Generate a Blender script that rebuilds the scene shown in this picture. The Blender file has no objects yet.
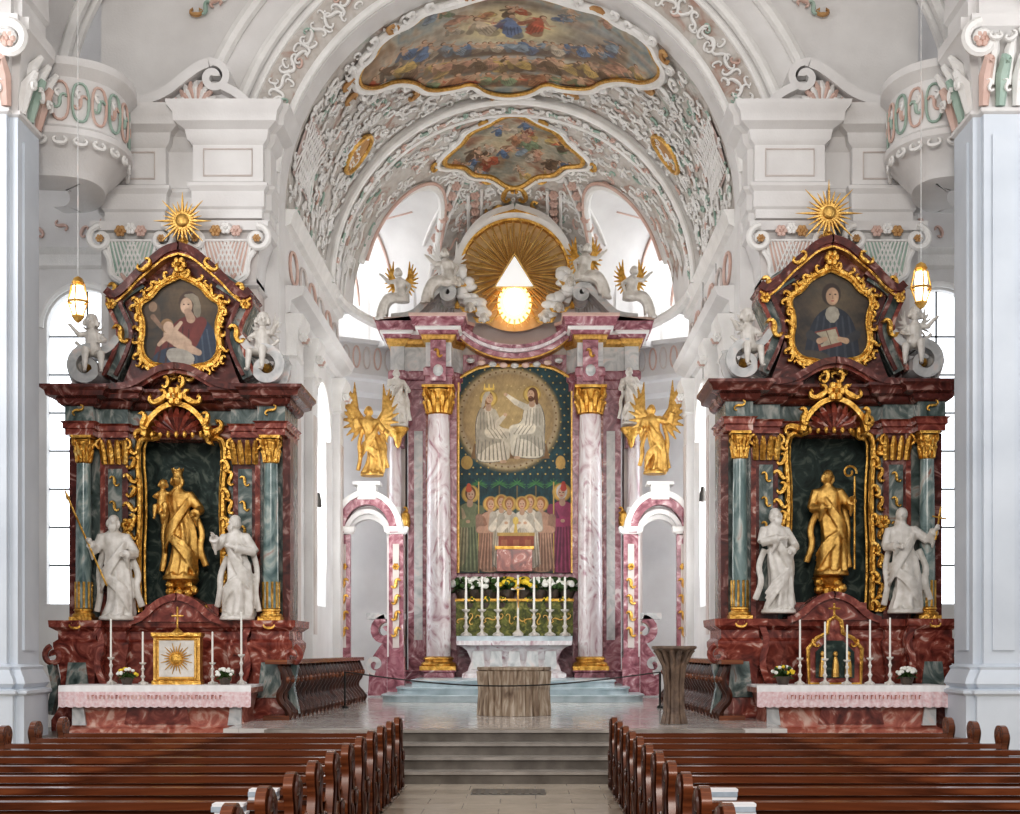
import bpy, math, random
import numpy as np
from mathutils import Matrix, Vector
random.seed(4); rng=np.random.RandomState(7)
F=1400.;CX=.3;CZ=1.7;VX=527.;HY=650.
def X(px,d): return CX+(px-VX)*d/F
def Z(py,d): return CZ+(HY-py)*d/F
pi=math.pi; sin=math.sin; cos=math.cos; sqrt=math.sqrt
# ------------------------------------------------------------------ materials
MATS={}
def newmat(name):
    m=bpy.data.materials.new(name); m.use_nodes=True; nt=m.node_tree
    b=nt.nodes['Principled BSDF']; MATS[name]=m
    return m,nt,b
def setin(b,k,v):
    if k in b.inputs: b.inputs[k].default_value=v
def ramp(nt,cols):
    r=nt.nodes.new('ShaderNodeValToRGB'); e=r.color_ramp.elements
    while len(e)<len(cols): e.new(.5)
    for i,(p,c) in enumerate(cols): e[i].position=p; e[i].color=(*c,1)
    return r
def noisemat(name,cols,scale=3,detail=6,dist=0,rough=.5,metal=0,bump=0,bscale=None,stretch=(1,1,1),spec=.5,btype='noise'):
    m,nt,b=newmat(name); L=nt.links
    tc=nt.nodes.new('ShaderNodeTexCoord'); mp=nt.nodes.new('ShaderNodeMapping'); mp.inputs['Scale'].default_value=stretch
    L.new(tc.outputs['Object'],mp.inputs['Vector'])
    n=nt.nodes.new('ShaderNodeTexNoise'); n.inputs['Scale'].default_value=scale; n.inputs['Detail'].default_value=detail; n.inputs['Distortion'].default_value=dist
    L.new(mp.outputs[0],n.inputs['Vector']); r=ramp(nt,cols); L.new(n.outputs['Fac'],r.inputs['Fac']); L.new(r.outputs['Color'],b.inputs['Base Color'])
    b.inputs['Roughness'].default_value=rough; b.inputs['Metallic'].default_value=metal; setin(b,'Specular IOR Level',spec)
    if bump:
        if btype=='noise':
            t=nt.nodes.new('ShaderNodeTexNoise'); t.inputs['Detail'].default_value=4; out=t.outputs['Fac']
        else:
            t=nt.nodes.new('ShaderNodeTexVoronoi'); out=t.outputs['Distance']
        t.inputs['Scale'].default_value=bscale or scale*3
        L.new(mp.outputs[0],t.inputs['Vector'])
        bp=nt.nodes.new('ShaderNodeBump'); bp.inputs['Strength'].default_value=bump; bp.inputs['Distance'].default_value=.05
        L.new(out,bp.inputs['Height']); L.new(bp.outputs[0],b.inputs['Normal'])
    return m
def emat(name,col,st):
    m,nt,b=newmat(name); b.inputs['Base Color'].default_value=(*col,1); b.inputs['Emission Color'].default_value=(*col,1); b.inputs['Emission Strength'].default_value=st
noisemat('plaster',[(.3,(.68,.665,.655)),(.7,(.79,.78,.77))],1.2,rough=.8,bump=.1,bscale=30)
noisemat('plaster_cool',[(.3,(.58,.63,.69)),(.7,(.70,.75,.81))],.8,rough=.7)
noisemat('plaster_warm',[(.3,(.56,.49,.46)),(.7,(.69,.64,.61))],1.5,rough=.8)
noisemat('plaster_pink',[(.3,(.52,.39,.36)),(.7,(.64,.53,.49))],2,rough=.7)
noisemat('vault',[(.32,(.42,.29,.24)),(.42,(.52,.48,.44)),(.60,(.60,.57,.54)),(.72,(.42,.46,.40))],1.8,detail=8,dist=1.5,rough=.8,bump=1.0,bscale=6,btype='vor')  # pink, beige and green ground, darkened to carry shadow between the stucco
noisemat('stucco',[(.3,(.75,.74,.72)),(.7,(.87,.86,.84))],3,rough=.6,bump=.2,bscale=40)
noisemat('stucco_pink',[(.3,(.58,.39,.33)),(.7,(.70,.53,.47))],3,rough=.6)
noisemat('stucco_green',[(.3,(.28,.40,.34)),(.7,(.44,.55,.48))],3,rough=.6)
noisemat('ochre',[(.3,(.38,.20,.08)),(.7,(.58,.36,.16))],5,rough=.6)
noisemat('gold_back',[(.3,(.48,.31,.13)),(.7,(.64,.46,.24))],5,rough=.5)
noisemat('red_marble',[(.28,(.07,.015,.011)),(.46,(.20,.043,.030)),(.58,(.33,.10,.07)),(.68,(.64,.46,.40))],3.0,detail=11,dist=2.4,rough=.22)
noisemat('red_dark',[(.3,(.045,.012,.010)),(.55,(.14,.034,.025)),(.69,(.40,.24,.21))],3.2,detail=11,dist=2.2,rough=.25)
noisemat('mensa_red',[(.3,(.27,.06,.04)),(.5,(.46,.15,.10)),(.66,(.68,.46,.38))],3,detail=10,dist=2.5,rough=.3)
noisemat('grey_marble',[(.3,(.035,.055,.05)),(.5,(.13,.165,.155)),(.63,(.36,.37,.34)),(.73,(.28,.14,.10))],2.6,detail=11,dist=2.8,rough=.22,stretch=(1,1,.6))
noisemat('pale_marble',[(.3,(.40,.41,.41)),(.55,(.60,.60,.59)),(.72,(.70,.60,.56))],2.5,detail=9,dist=2,rough=.25)
noisemat('dark_marble',[(.3,(.007,.014,.012)),(.52,(.025,.045,.038)),(.68,(.12,.145,.12))],3.0,detail=11,dist=2.8,rough=.5,spec=.25)
noisemat('pink_marble',[(.3,(.14,.04,.055)),(.48,(.32,.12,.15)),(.62,(.50,.28,.31)),(.71,(.74,.64,.64))],2.4,detail=11,dist=2.6,rough=.25)
noisemat('column_marble',[(.3,(.38,.21,.24)),(.42,(.64,.55,.56)),(.6,(.78,.75,.75)),(.71,(.44,.27,.30))],2.0,detail=10,dist=3,rough=.2,stretch=(1,1,.5))
noisemat('column_grey',[(.3,(.07,.12,.12)),(.5,(.21,.28,.27)),(.62,(.42,.46,.43)),(.72,(.36,.20,.16))],2.6,detail=10,dist=2.8,rough=.2,stretch=(1,1,.5))
noisemat('gold',[(.3,(.42,.21,.04)),(.6,(.80,.49,.13)),(.75,(.97,.70,.28))],9,rough=.3,metal=.9,bump=.6,bscale=22)
noisemat('gold_fine',[(.3,(.52,.29,.08)),(.7,(.86,.57,.19))],14,rough=.34,metal=.85,bump=.3,bscale=60)
noisemat('gold_ray',[(.3,(.64,.42,.14)),(.7,(.94,.72,.32))],4,rough=.4,metal=.45)
noisemat('statue_white',[(.3,(.56,.53,.48)),(.7,(.75,.72,.68))],9,rough=.35,bump=.15,bscale=20)
noisemat('wood',[(.3,(.055,.016,.007)),(.55,(.165,.050,.019)),(.75,(.29,.10,.038))],3,detail=8,dist=1,rough=.22,stretch=(.35,4,4))
noisemat('wood_dark',[(.3,(.025,.008,.005)),(.7,(.095,.030,.014))],4,rough=.3,stretch=(3,3,.6))
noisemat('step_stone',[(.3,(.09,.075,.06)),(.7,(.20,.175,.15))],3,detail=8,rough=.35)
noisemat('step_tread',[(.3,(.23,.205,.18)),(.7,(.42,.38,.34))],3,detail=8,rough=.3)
noisemat('apse_step',[(.3,(.34,.43,.46)),(.7,(.58,.66,.70))],3,detail=8,rough=.3)
noisemat('altar_stone',[(.3,(.15,.10,.07)),(.5,(.34,.26,.19)),(.7,(.58,.50,.41))],3,detail=8,dist=1.5,rough=.3,stretch=(2.5,2.5,.5))
noisemat('ambo_stone',[(.3,(.06,.04,.03)),(.7,(.26,.18,.13))],4,detail=8,dist=1.5,rough=.3)
noisemat('cloth',[(.3,(.76,.74,.74)),(.7,(.86,.85,.85))],6,rough=.8)
noisemat('lace',[(.3,(.70,.46,.47)),(.7,(.86,.74,.75))],22,rough=.8,bump=.3,bscale=50)
noisemat('altar_green',[(.4,(.05,.06,.012)),(.55,(.14,.15,.03)),(.7,(.30,.27,.08))],8,dist=1,rough=.6)
noisemat('candle',[(.3,(.84,.82,.76)),(.7,(.88,.87,.82))],5,rough=.5)
noisemat('leaf',[(.3,(.015,.04,.010)),(.7,(.06,.12,.025))],12,rough=.6)
noisemat('flower_white',[(.3,(.74,.74,.66)),(.7,(.88,.88,.85))],20,rough=.7)
noisemat('flower_yellow',[(.3,(.72,.46,.02)),(.7,(.88,.70,.07))],20,rough=.7)
noisemat('iron',[(.3,(.02,.02,.02)),(.7,(.05,.045,.04))],10,rough=.4,metal=.5)
noisemat('grate',[(.3,(.10,.095,.09)),(.7,(.2,.19,.17))],10,rough=.4,metal=.3)
noisemat('pot',[(.3,(.05,.04,.035)),(.7,(.12,.09,.07))],10,rough=.4)
noisemat('book_blue',[(.3,(.30,.36,.42)),(.7,(.50,.56,.62))],10,rough=.4)
emat('window_glow',(.90,.95,1.0),1.5)
emat('glory_glow',(1,.62,.24),2.2)
emat('glory_core',(1,.86,.55),5)
emat('triangle_glow',(.92,.92,.92),.25)
emat('lamp_glow',(1,.82,.55),3)
def tilemat(name,c1,c2,mort,sc,rough=.2):
    m,nt,b=newmat(name);L=nt.links
    tc=nt.nodes.new('ShaderNodeTexCoord'); br=nt.nodes.new('ShaderNodeTexBrick')
    br.inputs['Scale'].default_value=sc; br.inputs['Mortar Size'].default_value=.006; br.offset=.5
    br.inputs['Brick Width'].default_value=.8; br.inputs['Row Height'].default_value=.5
    br.inputs['Color1'].default_value=(*c1,1); br.inputs['Color2'].default_value=(*c2,1); br.inputs['Mortar'].default_value=(*mort,1)
    L.new(tc.outputs['Object'],br.inputs['Vector'])
    n=nt.nodes.new('ShaderNodeTexNoise'); n.inputs['Scale'].default_value=3; n.inputs['Detail'].default_value=9; n.inputs['Distortion'].default_value=1
    mx=nt.nodes.new('ShaderNodeMix'); mx.data_type='RGBA'; mx.blend_type='MULTIPLY'; mx.inputs['Factor'].default_value=.32
    L.new(tc.outputs['Object'],n.inputs['Vector']); L.new(br.outputs['Color'],mx.inputs['A']); L.new(n.outputs['Fac'],mx.inputs['B']); L.new(mx.outputs['Result'],b.inputs['Base Color'])
    b.inputs['Roughness'].default_value=rough
tilemat('floor_nave',(.72,.62,.50),(.67,.58,.46),(.48,.41,.34),1.0,.14)
tilemat('floor_choir',(.74,.71,.68),(.68,.65,.62),(.50,.47,.44),1.2,.13)
m,nt,b=newmat('painted'); a=nt.nodes.new('ShaderNodeAttribute'); a.attribute_name='Col'
n=nt.nodes.new('ShaderNodeTexNoise'); n.inputs['Scale'].default_value=6; n.inputs['Detail'].default_value=8
rr=ramp(nt,[(.3,(.74,.74,.74)),(.7,(1,1,1))]); mx=nt.nodes.new('ShaderNodeMix'); mx.data_type='RGBA'; mx.blend_type='MULTIPLY'; mx.inputs['Factor'].default_value=1
nt.links.new(n.outputs['Fac'],rr.inputs['Fac']); nt.links.new(a.outputs['Color'],mx.inputs['A']); nt.links.new(rr.outputs['Color'],mx.inputs['B']); nt.links.new(mx.outputs['Result'],b.inputs['Base Color']); b.inputs['Roughness'].default_value=.5
# ------------------------------------------------------------------ mesh builder
class MB:
    def __init__(s): s.v=[];s.f=[];s.m=[];s.mats=[];s.M=Matrix.Identity(4)
    def mi(s,n):
        if n not in s.mats: s.mats.append(n)
        return s.mats.index(n)
    def add(s,vs,fs,mat):
        o=len(s.v); A=np.array(s.M); P=np.asarray([tuple(p) for p in vs],float)
        P=P@A[:3,:3].T+A[:3,3]; s.v.extend(map(tuple,P.tolist()))
        flip=np.linalg.det(A[:3,:3])<0; k=s.mi(mat)
        for f in fs:
            g=[i+o for i in f]
            if flip: g.reverse()
            s.f.append(g); s.m.append(k)
    def box(s,x0,x1,y0,y1,z0,z1,mat):
        v=[(x,y,z) for z in (z0,z1) for y in (y0,y1) for x in (x0,x1)]
        s.add(v,[(0,2,3,1),(4,5,7,6),(0,1,5,4),(2,6,7,3),(0,4,6,2),(1,3,7,5)],mat)
    def lathe(s,prof,mat,c=(0,0,0),n=20,sx=1,sy=1,a0=0,a1=2*pi):
        full=abs(a1-a0-2*pi)<1e-6; k=n if full else n+1
        vs=[(c[0]+r*cos(a0+(a1-a0)*i/n)*sx,c[1]+r*sin(a0+(a1-a0)*i/n)*sy,c[2]+z) for r,z in prof for i in range(k)]
        fs=[]
        for j in range(len(prof)-1):
            for i in range(n):
                i2=(i+1)%k; fs.append((j*k+i,j*k+i2,(j+1)*k+i2,(j+1)*k+i))
        if full:
            if prof[0][0]>1e-4: fs.append(tuple(range(k))[::-1])
            if prof[-1][0]>1e-4: fs.append(tuple((len(prof)-1)*k+i for i in range(k)))
        s.add(vs,fs,mat)
    def prism(s,pts,y0,y1,mat):
        n=len(pts); v=[(x,y0,z) for x,z in pts]+[(x,y1,z) for x,z in pts]
        s.add(v,[tuple(range(n))[::-1],tuple(range(n,2*n))]+[(i,(i+1)%n,(i+1)%n+n,i+n) for i in range(n)],mat)
    def mold(s,plan,prof,mat,closed=False,cap=True,ends=False):
        n=len(plan); N=[]
        for i in range(n):
            def d(a,b):
                x,y=b[0]-a[0],b[1]-a[1]; l=math.hypot(x,y) or 1; return (y/l,-x/l)
            if closed: n1=d(plan[i-1],plan[i]); n2=d(plan[i],plan[(i+1)%n])
            else:
                n2=d(plan[i],plan[i+1]) if i<n-1 else None; n1=d(plan[i-1],plan[i]) if i>0 else n2; n2=n2 or n1
            q=max(1+n1[0]*n2[0]+n1[1]*n2[1],.3); N.append(((n1[0]+n2[0])/q,(n1[1]+n2[1])/q))
        v=[(plan[i][0]+N[i][0]*o,plan[i][1]+N[i][1]*o,z) for o,z in prof for i in range(n)]
        fs=[]
        for j in range(len(prof)-1):
            for i in range(n if closed else n-1):
                i2=(i+1)%n; fs.append((j*n+i,j*n+i2,(j+1)*n+i2,(j+1)*n+i))
        if cap:
            fs.append(tuple(range(n))[::-1]); fs.append(tuple((len(prof)-1)*n+i for i in range(n)))
        if ends:
            fs.append(tuple(j*n for j in range(len(prof)))); fs.append(tuple(j*n+n-1 for j in range(len(prof)))[::-1])
        s.add(v,fs,mat)
    def tube(s,pts,rad,mat,n=6,closed=False,fl=1.0):
        P=[Vector(p) for p in pts]; k=len(P)
        if not hasattr(rad,'__len__'): rad=[rad]*k
        up=Vector((0,1,0)); v=[]
        prevn=None
        for i in range(k):
            if closed: t=(P[(i+1)%k]-P[i-1])
            else: t=P[min(i+1,k-1)]-P[max(i-1,0)]
            if t.length<1e-9: t=Vector((0,0,1))
            t.normalize()
            if prevn is None:
                a=up if abs(t.dot(up))<.9 else Vector((1,0,0)); nn=(a-t*a.dot(t)).normalized()
            else:
                nn=prevn-t*prevn.dot(t)
                nn=nn.normalized() if nn.length>1e-6 else prevn
            prevn=nn; bb=t.cross(nn)
            for j in range(n):
                a=2*pi*j/n; v.append(P[i]+nn*(cos(a)*rad[i]*fl)+bb*(sin(a)*rad[i]))
        fs=[]
        for i in range(k if closed else k-1):
            i2=(i+1)%k
            for j in range(n):
                j2=(j+1)%n; fs.append((i*n+j,i*n+j2,i2*n+j2,i2*n+j))
        if not closed: fs+= [tuple(range(n))[::-1],tuple((k-1)*n+j for j in range(n))]
        s.add(v,fs,mat)
    def ell(s,c,r,mat,n=12,m=8,R=None):
        v=[];fs=[]
        for j in range(m+1):
            ph=-pi/2+pi*j/m
            for i in range(n):
                p=Vector((r[0]*cos(ph)*cos(2*pi*i/n),r[1]*cos(ph)*sin(2*pi*i/n),r[2]*sin(ph)))
                if R: p=R@p
                v.append((p.x+c[0],p.y+c[1],p.z+c[2]))
        for j in range(m):
            for i in range(n): fs.append((j*n+i,j*n+(i+1)%n,(j+1)*n+(i+1)%n,(j+1)*n+i))
        s.add(v,fs,mat)
    def band(s,pts,hw,y0,y1,mat):
        n=len(pts)
        if not hasattr(hw,'__len__'): hw=[hw]*n
        A=[];B=[]
        for i in range(n):
            a=pts[max(i-1,0)];b=pts[min(i+1,n-1)]; dx,dz=b[0]-a[0],b[1]-a[1]; l=math.hypot(dx,dz) or 1
            nx,nz=-dz/l*hw[i],dx/l*hw[i]; A.append((pts[i][0]+nx,pts[i][1]+nz)); B.append((pts[i][0]-nx,pts[i][1]-nz))
        v=[(x,y0,z) for x,z in A]+[(x,y0,z) for x,z in B]+[(x,y1,z) for x,z in A]+[(x,y1,z) for x,z in B]
        fs=[(0,n,3*n,2*n),(n-1,2*n-1,4*n-1,3*n-1)]
        for i in range(n-1):
            fs+=[(i,i+1,n+i+1,n+i),(2*n+i,3*n+i,3*n+i+1,2*n+i+1),(i,2*n+i,2*n+i+1,i+1),(n+i,n+i+1,3*n+i+1,3*n+i)]
        s.add(v,fs,mat)
    def surf(s,fn,nu,nv,mat,mask=None):
        v=[fn(i/nu,j/nv) for j in range(nv+1) for i in range(nu+1)]
        fs=[(j*(nu+1)+i,j*(nu+1)+i+1,(j+1)*(nu+1)+i+1,(j+1)*(nu+1)+i) for j in range(nv) for i in range(nu) if mask is None or mask((i+.5)/nu,(j+.5)/nv)]
        s.add(v,fs,mat)
    def archwall(s,x0,x1,z0,z1,y0,y1,ops,mat,mp=lambda x,y,z:(x,y,z),mat2=None,rise=1.0):
        mat2=mat2 or mat; xs={x0,x1}
        for (cx,hw,zs,zb) in ops:
            for i in range(33): xs.add(cx-hw*cos(pi*i/32))
        xs=sorted(x for x in xs if x0-1e-9<=x<=x1+1e-9)
        def top(x,o): t=1-((x-o[0])/o[1])**2; return o[2]+o[1]*rise*sqrt(max(t,0))
        def q(a,b,c,d,m): s.add([mp(*a),mp(*b),mp(*c),mp(*d)],[(0,1,2,3)],m)
        for a,b in zip(xs,xs[1:]):
            if b-a<1e-7: continue
            mid=(a+b)/2; o=next((o for o in ops if abs(mid-o[0])<o[1]),None)
            for y in (y0,y1):
                if o is None: q((a,y,z0),(b,y,z0),(b,y,z1),(a,y,z1),mat)
                else:
                    if o[3]>z0: q((a,y,z0),(b,y,z0),(b,y,o[3]),(a,y,o[3]),mat)
                    q((a,y,top(a,o)),(b,y,top(b,o)),(b,y,z1),(a,y,z1),mat)
            if o:
                q((a,y0,top(a,o)),(b,y0,top(b,o)),(b,y1,top(b,o)),(a,y1,top(a,o)),mat2)
                if o[3]>z0: q((a,y0,o[3]),(b,y0,o[3]),(b,y1,o[3]),(a,y1,o[3]),mat2)
        for o in ops:
            for sg in (-1,1):
                xx=o[0]+sg*o[1]; q((xx,y0,max(o[3],z0)),(xx,y1,max(o[3],z0)),(xx,y1,o[2]),(xx,y0,o[2]),mat2)
        q((x0,y0,z0),(x0,y1,z0),(x0,y1,z1),(x0,y0,z1),mat); q((x1,y0,z0),(x1,y1,z0),(x1,y1,z1),(x1,y0,z1),mat)
        q((x0,y0,z1),(x1,y0,z1),(x1,y1,z1),(x0,y1,z1),mat)
    def done(s,name,parent=None,remesh=None,sharp=38):
        me=bpy.data.meshes.new(name); me.from_pydata(s.v,[],s.f); 
        for n in s.mats: me.materials.append(MATS[n])
        me.polygons.foreach_set('material_index',s.m)
        me.polygons.foreach_set('use_smooth',[True]*len(s.f)); me.update()
        if not remesh: me.set_sharp_from_angle(angle=math.radians(sharp))
        ob=bpy.data.objects.new(name,me); bpy.context.collection.objects.link(ob)
        if parent: ob.parent=parent
        if remesh:
            r=ob.modifiers.new('remesh','REMESH'); r.mode='VOXEL'; r.voxel_size=remesh; r.use_smooth_shade=True
            sm=ob.modifiers.new('smooth','SMOOTH'); sm.factor=.4; sm.iterations=1
        return ob
def T(x,y,z=0,rz=0,s=1): return Matrix.Translation((x,y,z))@Matrix.Rotation(rz,4,'Z')@Matrix.Scale(s,4)
def smooth(pts,it=2,closed=False):
    for _ in range(it):
        q=[]; n=len(pts)
        if not closed: q.append(pts[0])
        for i in range(n if closed else n-1):
            a=pts[i];b=pts[(i+1)%n]
            q.append(tuple(a[k]*.75+b[k]*.25 for k in range(len(a)))); q.append(tuple(a[k]*.25+b[k]*.75 for k in range(len(a))))
        if not closed: q.append(pts[-1])
        pts=q
    return pts
def curl(cx,cz,r0,r1,a0,a1,n=24):
    return [(cx+(r0+(r1-r0)*i/n)*cos(a0+(a1-a0)*i/n),cz+(r0+(r1-r0)*i/n)*sin(a0+(a1-a0)*i/n)) for i in range(n+1)]
def scroll(mb,S,u,v,size,ang,kind,mat,r=.03,K=7,n=22,sides=5):
    half=[]
    for sg in (1,-1):
        x=y=0;L=[]
        for i in range(n//2):
            t=(i+.5)/(n//2); h=ang+(K*t*t/2)*(sg if kind=='C' else 1)
            x+=cos(h)*sg*size/(n//2); y+=sin(h)*sg*size/(n//2); L.append((x,y))
        half.append(L)
    P=half[1][::-1]+[(0,0)]+half[0]
    k=len(P); rad=[r*(.55+.75*(1-abs(2*i/(k-1)-1))) for i in range(k)]; rad[0]=rad[-1]=r*1.1
    mb.tube([S(u+a,v+b) for a,b in P],rad,mat,n=sides)
def capital(mb,cx,cy,z0,h,r,mat,n=8):
    mb.lathe([(r*.95,0),(r*1.05,.02*h),(r*.95,.06*h),(r*.95,.3*h),(r*1.05,.6*h),(r*1.35,.86*h)],mat,(cx,cy,z0),16)
    for row,(zb,ht,ou) in enumerate(((.05,.42,.32),(.3,.42,.45))):
        for i in range(n):
            a=2*pi*(i+.5*row)/n; ca,sa=cos(a),sin(a)
            P=[(0.98,zb),(1.08,zb+ht*.5),(1.12+ou*.4,zb+ht*.9),(1.1+ou,zb+ht),(1.12+ou*1.1,zb+ht*.85)]
            mb.tube([(cx+ca*r*q,cy+sa*r*q,z0+h*z) for q,z in P],[r*.26,r*.3,r*.26,r*.2,r*.1],mat,n=5)
    for i in range(4):
        a=pi/4+pi/2*i; ca,sa=cos(a),sin(a)
        c=curl(1.62,.74,.28,.06,pi*.9,-pi*1.8,14); mb.tube([(cx+ca*r*q,cy+sa*r*q,z0+h*(.74+(z-.74)*.6)) for q,z in c],r*.15,mat,n=5)
    mb.box(cx-r*1.5,cx+r*1.5,cy-r*1.5,cy+r*1.5,z0+h*.9,z0+h,mat)
def column(mb,cx,cy,z0,z1,r,mat,bh,ch,gm='gold',n=24):
    mb.box(cx-r*1.45,cx+r*1.45,cy-r*1.45,cy+r*1.45,z0,z0+bh*.3,gm)
    mb.lathe([(r*1.4,.3*bh),(r*1.45,.42*bh),(r*1.35,.55*bh),(r*1.12,.62*bh),(r*1.12,.72*bh),(r*1.25,.8*bh),(r*1.2,.92*bh),(r*1.02,bh)],gm,(cx,cy,z0),n)
    zs=z0+bh; ze=z1-ch; H=ze-zs
    mb.lathe([(r,0),(r*1.0,H*.3),(r*.95,H*.7),(r*.86,H)],mat,(cx,cy,zs),n)
    capital(mb,cx,cy,ze,ch,r*.86,gm)
def rose(mb,c,r,mat,n=6):
    for i in range(n):
        a=2*pi*i/n; mb.ell((c[0]+cos(a)*r*.6,c[1],c[2]+sin(a)*r*.6),(r*.42,r*.3,r*.42),mat,6,4)
    mb.ell(c,(r*.35,r*.5,r*.35),mat,6,4)
# ------------------------------------------------------------------ figures (front = -y)
def hand(mb,p,d,size,mat):
    d=Vector(d).normalized(); p=Vector(p); side=d.cross(Vector((0,1,0)))
    side=side.normalized() if side.length>.1 else Vector((1,0,0)); up=side.cross(d)
    mb.tube([p-d*size*.1,p+d*size*.45],[size*.22,size*.26],mat,n=6)
    for i,L in enumerate((.42,.5,.47,.36)):
        b=p+d*size*.42+side*size*(.14*(i-1.5)); m_=b+d*size*L*.6+up*size*.05; e=m_+d*size*L*.35-up*size*.18
        mb.tube([b,m_,e],[size*.085,size*.075,size*.055],mat,n=5)
    b=p+d*size*.1-side*size*.22; mb.tube([b,b+d*size*.25-side*size*.15,b+d*size*.45-side*size*.12],[size*.1,size*.08,size*.06],mat,n=5)
def head(mb,c,s,mat,tilt=0,turn=0,beard=False,hair=1.0,veil=False):
    R=Matrix.Rotation(turn,3,'Z')@Matrix.Rotation(tilt,3,'Y')
    def P(x,y,z): return tuple(Vector(c)+R@(Vector((x,y,z))*s))
    def E(x,y,z,r): mb.ell(P(x,y,z),tuple(k*s for k in r),mat,12,8,R)
    E(0,0,0,(.40,.46,.52)); E(0,-.08,-.28,(.26,.32,.24))
    mb.tube([P(0,-.44,.08),P(0,-.56,-.10),P(0,-.44,-.13)],[.05*s,.09*s,.06*s],mat,n=6)
    for q in (-1,1):
        E(q*.17,-.40,.06,(.08,.05,.045)); E(q*.17,-.42,.15,(.11,.05,.03)); E(q*.41,.02,-.02,(.05,.09,.13)); E(q*.2,-.33,-.1,(.1,.08,.09))
    E(0,-.40,-.24,(.11,.05,.035)); E(0,-.38,-.30,(.09,.05,.03))
    if veil: E(0,.08,.08,(.52,.52,.60)); mb.tube([P(0,.3,.2),P(0,.42,-.5),P(0,.4,-1.1)],[.4*s,.5*s,.55*s],mat,n=8)
    else:
        E(0,.08,.14,(.46,.48,.48))
        for i in range(9):
            a=pi*(-.05+1.1*i/8); r=.42
            mb.tube([P(cos(a)*r,sin(a)*r,.1),P(cos(a)*r*1.15,sin(a)*r*1.1,-.25),P(cos(a)*r*1.0,sin(a)*r*1.0,-.5*hair)],[.14*s,.15*s,.08*s],mat,n=5)
    if beard:
        for i in range(5):
            q=(i-2)*.13; mb.tube([P(q,-.34,-.3),P(q*.9,-.42,-.6),P(q*.5,-.36,-.9)],[.13*s,.12*s,.05*s],mat,n=5)
def wing(mb,root,sx,H,mat,lift=.4,n=9):
    root=Vector(root)
    for i in range(n):
        t=i/(n-1); a=lift+1.1-2.3*t; L=H*(.50-.16*t)
        d=Vector((sx*cos(a)*.8,.25,sin(a))); b=root+Vector((sx*.10*H*(1-t)+sx*.03*H,.03*H,.16*H*(1-t)))
        e=b+d*L; mb.tube([b,b+d*L*.5+Vector((sx*.02*H,0,0)),e],[.028*H,.04*H,.012*H],mat,n=6,fl=.45)
    mb.tube([root,root+Vector((sx*.1*H,.04*H,.14*H)),root+Vector((sx*.16*H,.05*H,.27*H))],[.03*H,.04*H,.02*H],mat,n=6)
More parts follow.
